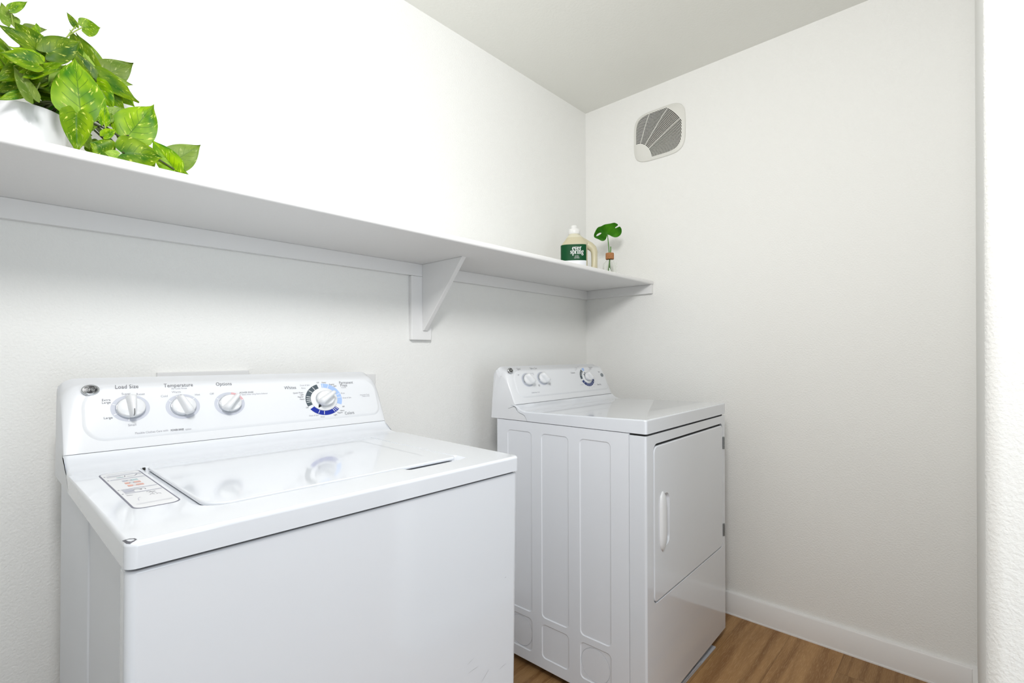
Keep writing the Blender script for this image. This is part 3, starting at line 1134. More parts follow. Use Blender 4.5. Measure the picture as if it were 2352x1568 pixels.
TEXTS = [
    ('Load Size', 0.0995, 0.1268, BIG, 0, 0.0, 0.86),
    ('Temperature', 0.1895, 0.1260, BIG, 0, 0.0, 0.86),
    ('All Cold Rinse', 0.1900, 0.1188, 0.0050, 1, 0.0, 1.0),
    ('Options', 0.2785, 0.1252, BIG, 0, 0.0, 0.86),
    ('Super', 0.0975, 0.1118, MED, 1, 0.0, 1.0),
    ('Reset', 0.1212, 0.1098, MED, 1, 0.0, 1.0),
    ('Extra', 0.0652, 0.1008, MED, 0, 0.0, 1.0),
    ('Large', 0.0652, 0.0956, MED, 0, 0.0, 1.0),
    ('Large', 0.0667, 0.0642, MED, 0, 0.0, 1.0),
    ('Small', 0.1035, 0.0462, MED, 1, 0.0, 1.0),
    ('Cold', 0.1615, 0.1030, MED, 1, 0.0, 1.0),
    ('Warm', 0.1840, 0.1110, MED, 1, 0.0, 1.0),
    ('Hot', 0.2232, 0.1028, MED, 1, 0.0, 1.0),
    ('Off', 0.2515, 0.1030, MED, 1, 0.0, 1.0),
    ('Flexible Clothes Care with', 0.1350, 0.0284, 0.0060, 1, 0.0, 0.86),
    ('POWER RINSE', 0.1790, 0.0276, 0.0056, 0, 0.0001, 0.66),
    ('option', 0.1990, 0.0271, 0.0060, 1, 0.0, 0.72),
    ('POWER RINSE', 0.3250, 0.1022, 0.0056, 0, 0.0, 0.85),
    ('Select when using Fabric Softener', 0.3430, 0.0975, 0.0048, 1, 0.0, 0.9),
    ('Whites', 0.4290, 0.1090, BIG, 0, 0.0, 0.86),
    ('Permanent', 0.5840, 0.1166, BIG * 0.95, 0, 0.0, 0.84),
    ('Press', 0.5755, 0.1090, BIG * 0.95, 0, 0.0, 0.84),
    ('Casuals', 0.5740, 0.1030, 0.0048, 1, 0.0, 1.0),
    ('Colors', 0.5775, 0.0302, BIG, 0, 0.0, 0.86),
    ('Automatic Drain', 0.6340, 0.0790, 0.0048, 1, 0.0, 0.9),
    ('Made in USA', 0.6370, 0.0745, 0.0048, 1, 0.0, 0.9),
]
TEXTS += [(t_, x_, q_, 0.0054, mi, 0.0, 0.92) for t_, x_, q_, mi in (('Drain & Spin', 0.4675, 0.1140, 1), ('Rinse', 0.4625, 0.1064, 1), ('Quick Wash •', 0.4480, 0.0945, 0), ('Light', 0.4555, 0.0893, 0), ('Regular', 0.4517, 0.0836, 0), ('Heavy', 0.4545, 0.0772, 0),
                       ('Off', 0.5030, 0.1195, 0), ('Heavy', 0.5197, 0.1195, 0), ('Regular', 0.5413, 0.1135, 0), ('Light', 0.5492, 0.1085, 0), ('Rinse', 0.5685, 0.0870, 1), ('Drain & Spin', 0.5785, 0.0735, 1),
                       ('Off', 0.4640, 0.0540, 0), ('Off', 0.5630, 0.0494, 0), ('Heavy', 0.5580, 0.0390, 0), ('Regular', 0.5510, 0.0336, 0), ('Light', 0.5365, 0.0288, 0), ('Rinse', 0.5005, 0.0268, 1), ('Drain & Spin', 0.4785, 0.0322, 1))]
make_pad(WM, fw, 0.028, 0.674, 0.0195, 0.1285, TEXTS)

# ---- dryer
DR = thing('clothes_dryer', 'white front-loading clothes dryer in the corner by the right wall', 'dryer', (-0.867, -0.7973, 0), (0, 0, R(1.3155)))
ZT2, ZB2, ZG = 0.9218, 0.8795, 0.0294
fd = Face(0.5095, 0.9348)
seam_d = [(0.509, 0.928), (0.503, 0.918), (0.495, 0.9105), (0.4857, 0.9065), (0.474, 0.9035), (0.4653, 0.899), (0.459, 0.891), (0.4533, ZB2)]
YJ2 = 0.30
mb = MB()
pl_ = rrect(-0.001, -0.0015, W + 0.001, YJ2, (0.009, 0.009, 0.0001, 0.0001), 8)
mb.loft([[(x, y, ZB2) for x, y in pl_], [(x, y, ZT2 - 0.0185 * y) for x, y in pl_]])
rear = MB()
rear.prism([(YJ2, ZB2), (YJ2, ZT2 - 0.0185 * YJ2), (0.44, ZT2 - 0.0083), (0.462, ZT2 - 0.0081), (0.476, ZT2 - 0.006), (0.489, ZT2 - 0.001), (0.499, ZT2 + 0.005), (0.5055, ZT2 + 0.0100), (0.509, ZT2 + 0.0118), (0.53, ZT2 + 0.0118), (0.53, 0.928)] + seam_d, 0, -0.001, W + 0.001)
part('top_deck', mb, M_ENAMEL, DR, bevel=0.005, seg=5, sel=deck_sel(ZT2, -0.001, W + 0.001), join=rear)
mb = MB(); mb.box((0.008, 0.01, 0.05), (0.678, 0.58, ZB2 + 0.002)); part('gap_shade_core', mb, M_DARK, DR)  # black core again, painted shade for the gap below the deck
# body with pressed side panels
mb = MB(); mb.box((0.001, 0.0565, ZG), (W - 0.001, 0.6016, ZB2 - 0.002))


def press(y0, z0, y1, z1, r=0.016):
    c = MB()
    L = []
    for d, x in ((0.004, 0.0038), (0.002, 0.003), (0.0, 0.0010), (-0.002, -0.002)):
        L.append([(x, *p) for p in rrect(y0 + d, z0 + d, y1 - d, z1 - d, max(r - d, 0.003), 6)])
    c.loft(L)
    return c


cuts = []
for y0, y1 in ((0.119, 0.2345), (0.278, 0.3925), (0.435, 0.5495)):
    cuts.append(press(y0, 0.206, y1, 0.843))
    cuts.append(press(y0, 0.067, y1, 0.185))
for cy in (0.1785, 0.490):
    c = MB()
    n = 48
    ci = [(0.0525 * math.cos(2 * PI * i / n), 0.0525 * math.sin(2 * PI * i / n)) for i in range(n)]
    co = [(a * 1.032, b * 1.032) for a, b in ci]
    cz = 0.1255
    lo = [[(0.0056, cy + a, cz + b) for a, b in ci], [(0.002, cy + a, cz + b) for a, b in ci], [(0.002, cy + a, cz + b) for a, b in co], [(0.0056, cy + a, cz + b) for a, b in co]]
    c.loft(lo + [lo[0]], cap0=False, cap1=False)
    cuts.append(c)
part('cabinet', mb, M_ENAMEL2, DR, bevel=0.0015, seg=2, cut=cuts, label='cabinet with pressed rectangular panels on its side')
# front shell
mb = MB(); mb.prism(rrect(0, 0, W, 0.0555, (0.007, 0.007, 0.001, 0.001), 6), 2, ZG, ZB2 - 0.0065)
c = MB(); c.loft([[(p[0], 0.014, p[1]) for p in rrect(0.0475, 0.361, 0.6565, 0.8425, 0.024, 8)], [(p[0], 0.003, p[1]) for p in rrect(0.0475, 0.361, 0.6565, 0.8425, 0.024, 8)], [(p[0], -0.002, p[1]) for p in rrect(0.0445, 0.358, 0.6595, 0.8455, 0.027, 8)]])
part('front_panel', mb, M_ENAMEL, DR, bevel=0.002, seg=3, cut=[c])
mb = MB(); mb.prism(rrect(0.0505, 0.364, 0.6535, 0.8365, 0.021, 8), 1, -0.0012, 0.012)
c = MB()
c.loft([[(p[0], 0.0065, p[1]) for p in rrect(0.108, 0.523, 0.152, 0.676, (0.020, 0.020, 0.020, 0.020), 8)], [(p[0], 0.002, p[1]) for p in rrect(0.103, 0.518, 0.157, 0.681, 0.025, 8)], [(p[0], -0.004, p[1]) for p in rrect(0.101, 0.516, 0.159, 0.683, 0.027, 8)]])
door = part('door', mb, M_ENAMEL, DR, bevel=0.004, seg=4, cut=[c])
mb = MB()
L = []
for i in range(17):
    t = -1 + 2 * i / 16
    z = 0.5985 + t * 0.0925
    e = math.sqrt(max(0.0, 1 - abs(t) ** 5))
    hw = 0.0205 * max(e, 0.12)
    pr = 0.003 + 0.0085 * (1 - t ** 4)
    sec = []
    for j in range(13):
        a = PI * j / 12
        sec.append((0.1065 - hw * math.cos(a), -0.0008 - pr * math.sin(a) ** 0.7, z))
    L.append(sec)
mb.loft(L)
part('handle', mb, M_KNOB, door, smooth=60)
for z0 in (0.742, 0.4005):
    mb = MB()
    mb.box((0.6545, -0.0035, z0), (0.6655, 0.0025, z0 + 0.0475))
    for k_ in range(3):
        mb.lathe([(0.003, k_ * 0.016), (0.003, k_ * 0.016 + 0.0145)], 12, (0.660, -0.0035, z0))
    part('hinge', mb, M_STEEL, door)
for x, y in ((0.06, 0.06), (0.626, 0.06), (0.06, 0.55), (0.626, 0.55)):
    mb = MB(); mb.lathe([(0.008, 0.045), (0.008, 0.012), (0.018, 0.010), (0.02, 0.0)], 20, (x, y, 0)); part('foot', mb, M_DARK, DR)
make_backsplash(DR, fd, W, seam_d, 0.0018)
seam_lines(DR, fd, W, seam_d)
make_badge(DR, fd, 0.0235, 0.1300, 0.0142, 0.76)
KD = 0.82
make_knob(DR, fd, 0.1065, 0.0895, 0.0265, KD, 125, mark=None, taper=(0.42, 0.36), gl=1.0, grip=0.017, ringr=(0.027, 0.0335), ring_secs=[(0, 360, 0)])
make_knob(DR, fd, 0.2000, 0.0915, 0.0265, KD, 125, mark=None, taper=(0.42, 0.36), gl=1.0, grip=0.017, ringr=(0.027, 0.0335), ring_secs=[(0, 360, 0)])
tx, tq = 0.5180, 0.0860
kb = make_knob(DR, fd, tx, tq, 0.0240, KD, 130, mark=None, taper=(0.40, 0.34), gl=1.0, grip=0.014, h=0.014, lift=0.0045,
               ringr=(0.0370, 0.0530), ring_secs=[(124, 192, 3), (96, 117, 5), (204, 342, 6)], ticks=(140, 152, 164, 222, 246, 262, 276, 290, 306, 324))
mb = MB()
mb.loft([[fd.p(tx + r_ * math.cos(2 * PI * i / 48), tq + KD * r_ * math.sin(2 * PI * i / 48), n_) for i in range(48)] for r_, n_ in ((0.0355, 0.002), (0.0355, 0.0045), (0.0345, 0.0052), (0.012, 0.0054))])
part('dial_skirt', mb, M_KNOB, kb, smooth=50)
mb = MB()
for a in (150, 120):
    a = R(a)
    V = [fd.p(tx + r_ * math.cos(a + d_), tq + KD * r_ * math.sin(a + d_), 0.0058) for r_, d_ in ((0.0335, 0.0), (0.0245, -0.10), (0.0245, 0.10))]
    mb.add(V, [(0, 1, 2)])
part('pointer_mark', mb, M_BLACK, kb, smooth=0)
mb = MB()
mb.loft([[fd.p(0.6455 + r_ * math.cos(2 * PI * i / 28), 0.0905 + KD * r_ * math.sin(2 * PI * i / 28), n_) for i in range(28)] for r_, n_ in ((0.0105, 0.001), (0.0105, 0.0045), (0.009, 0.0056))])
part('start_button', mb, mat('button_grey', hexc(128, 136, 140), 0.4), DR, smooth=50, label='round grey start button')
TEXTS = [
    ('Signal', 0.0720, 0.1350, 0.0105, 0, 0.0, 0.86),
    ('Fabric Care', 0.1620, 0.1350, 0.0105, 0, 0.0, 0.86),
    ('Off', 0.0612, 0.1110, 0.006, 0, 0.0, 1.0),
    ('Lint Alert', 0.1440, 0.1150, 0.0052, 1, 0.0, 1.0),
    ('On', 0.1500, 0.1100, 0.0052, 1, 0.0, 1.0),
    ('High', 0.1655, 0.0660, 0.0056, 0, 0.0, 1.0),
    ('Heat', 0.1655, 0.0610, 0.0052, 1, 0.0, 1.0),
    ('Low', 0.2350, 0.0680, 0.0056, 0, 0.0, 1.0),
    ('Heat', 0.2350, 0.0628, 0.0052, 1, 0.0, 1.0),
    ('Flexible Fabric Care', 0.1320, 0.0375, 0.006, 1, 0.0, 1.0),
    ('Cottons', 0.4190, 0.1085, 0.0108, 0, 0.0, 0.86),
    ('Permanent', 0.5700, 0.1300, 0.0085, 0, 0.0, 0.84),
    ('Press', 0.5665, 0.1235, 0.0085, 0, 0.0, 0.84),
    ('Start', 0.6300, 0.1065, 0.0085, 0, 0.0, 0.86),
    ('Time Dry', 0.5960, 0.0465, 0.0100, 0, 0.0, 0.86),
]
TEXTS += [(t_, x_, q_, 0.0050, 1, 0.0, 0.9) for t_, x_, q_ in (('Off', 0.4720, 0.1340), ('More Dry', 0.4540, 0.1300), ('Dry', 0.4580, 0.1255), ('Less Dry', 0.4480, 0.1210), ('Off', 0.4660, 0.0680), ('Dewrinkle', 0.4580, 0.0520), ('20', 0.5080, 0.0345), ('40', 0.5290, 0.0335), ('50', 0.5480, 0.0380), ('60', 0.5620, 0.0480), ('70', 0.5700, 0.0600), ('Off', 0.5750, 0.0740), ('Less Dry', 0.5560, 0.1180))]
make_pad(DR, fd, 0.030, 0.672, 0.021, 0.130, TEXTS)

# grey strip lying on the floor under the dryer's front edge
mb = MB()
mb.box((-0.78, -0.786, 0), (-0.301, -0.700, 0.006))
mb.box((-0.78, -0.786, 0.006), (-0.44, -0.779, 0.012))
tag(part('floor_strip', mb, M_SHIM, None, bevel=0.001, seg=2), 'grey plastic strip on the floor under the dryer front', 'strip')


# ------------------------------------------------------------------ things on the shelf
SHZ = ZS + TS
# detergent jug: wide axis faces the doorway
JA = R(-54.5)
jug = thing('detergent_jug', 'translucent detergent jug with a green label at the corner end of the shelf', 'detergent bottle', (-0.387, -0.20, SHZ), (0, 0, JA))


def sup(cx, hx, hy, z, n=44, e=3.2):
    L = []
    for i in range(n):
        a = 2 * PI * i / n
        c, s_ = math.cos(a), math.sin(a)
        r_ = 1 / (abs(c) ** e + abs(s_) ** e) ** (1 / e)
        L.append((cx + hx * r_ * c, hy * r_ * s_, z))
    return L


# local x: to the handle side, -y: towards the viewer
BH = 0.223
lev = [(0.000, -0.054, 0.052, 0.036), (0.004, -0.059, 0.056, 0.040), (0.02, -0.060, 0.058, 0.041), (0.075, -0.060, 0.058, 0.041), (0.118, -0.060, 0.058, 0.041), (0.1325, -0.0585, 0.0585, 0.0408),
       (0.140, -0.0545, 0.061, 0.039), (0.148, -0.0485, 0.057, 0.037), (0.157, -0.0415, 0.048, 0.035), (0.168, -0.034, 0.039, 0.032), (0.178, -0.028, 0.030, 0.027), (0.184, -0.0245, 0.0245, 0.0245)]
mb = MB()
mb.loft([sup((a + b) / 2, (b - a) / 2, d, z, e=(3.2 if z < 0.17 else 2.2)) for z, a, b, d in lev])
body = part('jug_body', mb, M_JUG, jug, smooth=60)
# hollow handle beside the grip hole
mb = MB()
mb.tube([(0.012, 0, 0.166), (0.030, 0, 0.155), (0.050, 0, 0.1425), (0.070, 0, 0.130), (0.0825, 0, 0.119), (0.0878, 0, 0.104), (0.0885, 0, 0.080), (0.0885, 0, 0.05), (0.0875, 0, 0.028), (0.078, 0, 0.0135), (0.050, 0, 0.0135)], [0.018, 0.0182, 0.0182, 0.018, 0.0168, 0.0150, 0.0138, 0.0138, 0.0148, 0.0133, 0.0133], 20)
part('jug_handle', mb, M_JUG, jug, smooth=60)
mb = MB()
mb.lathe([(0.0245, 0.183), (0.0262, 0.185), (0.0262, 0.203), (0.0240, 0.2065), (0.0150, 0.2070), (0.0142, 0.220), (0.0128, 0.223), (0.004, 0.2232)], 36)
part('cap', mb, M_CAP, jug, smooth=50)
# wrap label on the front
e_, hx_, hy_, cx_ = 3.2, 0.0592, 0.0412, -0.0008


def lab_pt(a, z, d):
    c, s_ = math.cos(a), math.sin(a)
    r_ = 1 / (abs(c) ** e_ + abs(s_) ** e_) ** (1 / e_)
    return Vector((cx_ + (hx_ + d) * r_ * c, (hy_ + d) * r_ * s_, z))


A0, A1 = R(160), R(322)
tab = [(A0 + (A1 - A0) * i / 120) for i in range(121)]
arcl = [0.0]
for i in range(120):
    arcl.append(arcl[-1] + (lab_pt(tab[i + 1], 0, 0) - lab_pt(tab[i], 0, 0)).length)


def lab_arc(s_, z, d):
    s_ = min(max(s_, 0), arcl[-1] - 1e-6)
    i = max(k_ for k_ in range(120) if arcl[k_] <= s_)
    f_ = (s_ - arcl[i]) / (arcl[i + 1] - arcl[i])
    return lab_pt(tab[i] + (tab[i + 1] - tab[i]) * f_, z, d)


mb = MB()
for z0, z1, mi in ((0.0615, 0.1325, 0), (0.030, 0.0615, 1)):
    V, Fc = [], []
    for a in tab[::3]:
        V += [tuple(lab_pt(a, z0, 0.0006)), tuple(lab_pt(a, z1, 0.0006))]
    n = len(V) // 2
    for i in range(n - 1):
        Fc.append([2 * i, 2 * i + 2, 2 * i + 3, 2 * i + 1])
    mb.add(V, Fc, mi)

# serif lettering drawn with thick and thin strokes (x-height 1)


def g_ring(cx, cy, rx, ry, thick, thin, a0=0, a1=360, n=22):
    pts = arc2d(cx, cy, rx, ry, a0, a1, n)
    ws = [thin + (thick - thin) * abs(math.cos(R(a0 + (a1 - a0) * i / n))) ** 1.3 for i in range(n + 1)]
    return [stroke2d(pts, ws)]


def bar(x0, y0, x1, y1, w_):
    return [stroke2d([(x0, y0), (x1, y1)], w_)]


def glyph(c):
    if c == 'e':
        return g_ring(0.40, 0.48, 0.30, 0.44, 0.24, 0.10, 5, 318) + bar(0.16, 0.52, 0.78, 0.52, 0.09), 0.86
    if c == 'v':
        return bar(0.14, 0.95, 0.44, 0.02, 0.25) + bar(0.72, 0.95, 0.46, 0.04, 0.09) + bar(-0.04, 0.96, 0.38, 0.96, 0.08) + bar(0.54, 0.96, 0.88, 0.96, 0.08), 0.84
    if c == 'r':
        return bar(0.24, 0.0, 0.24, 0.98, 0.24) + bar(0.0, 0.04, 0.50, 0.04, 0.08) + bar(0.02, 0.95, 0.24, 0.95, 0.08) + [stroke2d(arc2d(0.56, 0.55, 0.24, 0.38, 170, 70, 8), [0.09, 0.09, 0.10, 0.11, 0.13, 0.16, 0.20, 0.24, 0.24])], 0.76
    if c == 's':
        return [stroke2d([(0.62, 0.66), (0.60, 0.86), (0.38, 0.93), (0.18, 0.84), (0.17, 0.68), (0.34, 0.54), (0.54, 0.42), (0.60, 0.24), (0.46, 0.07), (0.24, 0.07), (0.10, 0.18), (0.08, 0.34)], [0.06, 0.09, 0.10, 0.16, 0.21, 0.24, 0.24, 0.21, 0.12, 0.10, 0.09, 0.06])], 0.74
    if c == 'p':
        return bar(0.24, -0.42, 0.24, 0.98, 0.23) + bar(0.0, -0.42, 0.50, -0.42, 0.08) + bar(0.02, 0.95, 0.24, 0.95, 0.08) + g_ring(0.50, 0.48, 0.30, 0.44, 0.24, 0.09, -150, 150), 0.96
    if c == 'i':
        return bar(0.22, 0.0, 0.22, 0.98, 0.23) + bar(0.0, 0.04, 0.46, 0.04, 0.08) + bar(0.0, 0.95, 0.22, 0.95, 0.08) + [stroke2d(arc2d(0.22, 1.28, 0.06, 0.06, 0, 360, 10), 0.13)], 0.50
    if c == 'n':
        return bar(0.22, 0.0, 0.22, 0.98, 0.23) + bar(0.0, 0.04, 0.44, 0.04, 0.08) + bar(0.0, 0.95, 0.22, 0.95, 0.08) + [stroke2d([(0.30, 0.72), (0.42, 0.90), (0.58, 0.92), (0.70, 0.78), (0.72, 0.55), (0.72, 0.0)], [0.08, 0.10, 0.15, 0.20, 0.23, 0.23])] + bar(0.52, 0.04, 0.94, 0.04, 0.08), 0.98
    if c == 'g':
        return g_ring(0.38, 0.64, 0.24, 0.29, 0.21, 0.09) + g_ring(0.40, -0.20, 0.30, 0.20, 0.12, 0.14) + [stroke2d([(0.22, 0.38), (0.14, 0.22), (0.26, 0.10), (0.52, 0.06), (0.68, -0.06)], [0.08, 0.12, 0.17, 0.18, 0.12])] + [stroke2d([(0.56, 0.84), (0.70, 0.98), (0.80, 0.92)], [0.06, 0.08, 0.16])], 0.84
    return [], 0.4




XS = 0.86


def label_word(word, s_mid, zbase, xh):
    wd = sum(glyph(c)[1] for c in word) * xh * 0.95 * XS
    s_ = s_mid - wd / 2
    for c in word:
        st, adv = glyph(c)
        for V, Fc in st:
            mb.add([tuple(lab_arc(s_ + v[0] * xh * XS, zbase + v[1] * xh, 0.0010)) for v in V], Fc, 2)
        s_ += adv * xh * 0.95 * XS


SM = arcl[-1] - 0.044
label_word('ever', SM, 0.1062, 0.0150)
label_word('spring', SM, 0.0900, 0.0150)
for t_, z_, sz in (('laundry', 0.0815, 0.0050), ('detergent', 0.0765, 0.0050), ('free & clear', 0.0715, 0.0050)):
    V, Fc = text2d(t_, sz)
    mb.add([tuple(lab_arc(SM + v[0], z_ + v[1], 0.0010)) for v in V], Fc, 2)
for z_ in (0.104, 0.099):
    V, Fc = stroke2d([(0.010, z_), (0.026, z_ + 0.002)], 0.0012)
    mb.add([tuple(lab_arc(v[0], v[1], 0.0010)) for v in V], Fc, 2)
part('label', mb, [M_GREENLAB, M_WHITELAB, M_LETTER], jug, smooth=60, label='dark green label with white lettering above a white band')

# bud vase
VX, VY = -0.163, -0.245
vase = thing('bud_vase', 'small clear glass bottle vase with a cork collar at the corner end of the shelf', 'vase', (VX, VY, SHZ))
mb = MB()
outp = [(0.004, 0.0), (0.026, 0.0), (0.031, 0.004), (0.0325, 0.02), (0.0325, 0.062), (0.0300, 0.076), (0.0225, 0.087), (0.0150, 0.0925), (0.0140, 0.098), (0.0140, 0.112)]
inp = [(0.0118, 0.112), (0.0118, 0.098), (0.0128, 0.0915), (0.0205, 0.085), (0.0280, 0.075), (0.0303, 0.062), (0.0303, 0.02), (0.0285, 0.007), (0.02, 0.004), (0.002, 0.004)]
mb.lathe(outp + inp, 44)
part('glass_body', mb, M_GLASS, vase, smooth=60)
mb = MB(); mb.lathe([(0.0146, 0.0985), (0.0188, 0.099), (0.0196, 0.101), (0.0196, 0.1255), (0.0188, 0.128), (0.0118, 0.128), (0.0118, 0.113), (0.0146, 0.1125), (0.0146, 0.0985)], 32, cap0=False, cap1=False)
part('cork_collar', mb, M_CORK, vase, smooth=40)

# monstera cutting
LEAFW = 0.000184 * 0.985
cut_ = thing('monstera_cutting', 'single split monstera leaf standing in the bud vase', 'leaf cutting', (VX, VY, SHZ))
LO = [(1003, 372), (985, 430), (960, 490), (905, 526), (840, 515), (770, 462), (700, 430), (652, 382), (655, 320), (690, 262), (712, 222), (760, 165), (850, 150), (960, 118), (1060, 98), (1180, 72), (1250, 98), (1290, 120), (1190, 190), (1196, 210), (1325, 148), (1370, 210), (1375, 290), (1340, 375), (1270, 430), (1190, 440), (1110, 410), (1050, 372)]
HO = [(708, 362), (740, 328), (800, 306), (850, 304), (852, 328), (790, 360), (725, 380)]
jx, jy = 1003, 372


def dens(L, step=16):
    out = []
    for i in range(len(L)):
        a, b = Vector(L[i]), Vector(L[(i + 1) % len(L)])
        k_ = max(1, int((b - a).length / step))
        out += [tuple(a.lerp(b, j / k_)) for j in range(k_)]
    return out


def smooth_loop(L, keep, it=2):
    for _ in range(it):
        L = [L[i] if i in keep else tuple((Vector(L[i - 1]) + Vector(L[i]) * 2 + Vector(L[(i + 1) % len(L)])) / 4) for i in range(len(L))]
    return L


lo = [((p[0] - jx), -(p[1] - jy)) for p in smooth_loop(dens(LO), {0}, 3)]
ho = [((p[0] - jx), -(p[1] - jy)) for p in smooth_loop(dens(HO), set(), 1)]
V2, F2 = tri_fill([lo, ho])
bm = bmesh.new()
vs = [bm.verts.new((v[0], v[1], 0)) for v in V2]
for f in F2:
    bm.faces.new([vs[i] for i in f])
for _ in range(2):
    bmesh.ops.subdivide_edges(bm, edges=[e for e in bm.edges if e.calc_length() > 45], cuts=1, use_grid_fill=False)
    bmesh.ops.triangulate(bm, faces=bm.faces)
bmesh.ops.beautify_fill(bm, faces=bm.faces, edges=[e for e in bm.edges if not e.is_boundary])
bm.verts.index_update()
VV = [tuple(v.co) for v in bm.verts]
FF = [[v.index for v in f.verts] for f in bm.faces]
bm.free()
ld = Vector((math.cos(R(-57)), math.sin(R(-57)), 0))         # leaf's right hand axis
lf = Vector((-0.83, -0.55, 0)).normalized()                 # towards the room
J0 = Vector((-0.017, 0.002, 0.212))


def leafpt(v, d=0.0):
    x, y = v[0] * LEAFW, v[1] * LEAFW
    mid = Vector((-0.35, 1)).normalized()
    ax = abs(v[0] + v[1] * 0.35) / 370
    bend = 0.018 * (ax ** 2) - 0.012 * max(0, y / 0.05) ** 2 - 0.010 * max(0, -y / 0.03) * (0.4 + ax) + 0.002 * math.sin(v[0] / 60 + v[1] / 45)
    bend += 0.006 * (1 - min(1, ax * 4)) * -1
    return J0 + ld * x + Vector((0, 0, 1)) * (y * 0.97) + lf * (-bend + d + y * 0.25)


mb = MB()
mb.add([leafpt(v) for v in VV], FF, 0)
mb.add([leafpt(v, -0.0008) for v in VV], [list(reversed(f)) for f in FF], 0)
me = mb.mesh('leaf', [M_MONST])
uvl = me.uv_layers.new(name='UVMap')
for lp_ in me.loops:
    i = lp_.vertex_index % len(VV)
    v = VV[i]
    uvl.data[lp_.index].uv = (0.5 + (v[0] + v[1] * 0.35) / 740 * 0.5 / 0.5, min(1, max(0, 0.4 + v[1] / 700)))
for p in me.polygons:
    p.use_smooth = True
link('leaf', me, cut_)
mb = MB(); mb.tube([(0.006, 0.004, 0.012), (0.0035, 0.002, 0.06), (-0.0015, 0.001, 0.112), (-0.007, 0.0015, 0.16), (-0.014, 0.002, 0.202), tuple(J0)], [0.0024, 0.0024, 0.0024, 0.0022, 0.002, 0.0018], 10)
part('stem', mb, mat('fresh_green_stem', hexc(70, 130, 30), 0.45), cut_, smooth=60)
mb = MB(); mb.tube([(-0.008, 0.006, 0.012), (-0.003, 0.003, 0.07), (0.003, 0.0, 0.112), (0.006, -0.002, 0.145), (0.005, -0.002, 0.160)], 0.0024, 10)
part('side_shoot', mb, mat('fresh_green_shoot', hexc(78, 140, 40), 0.45), cut_, smooth=60)

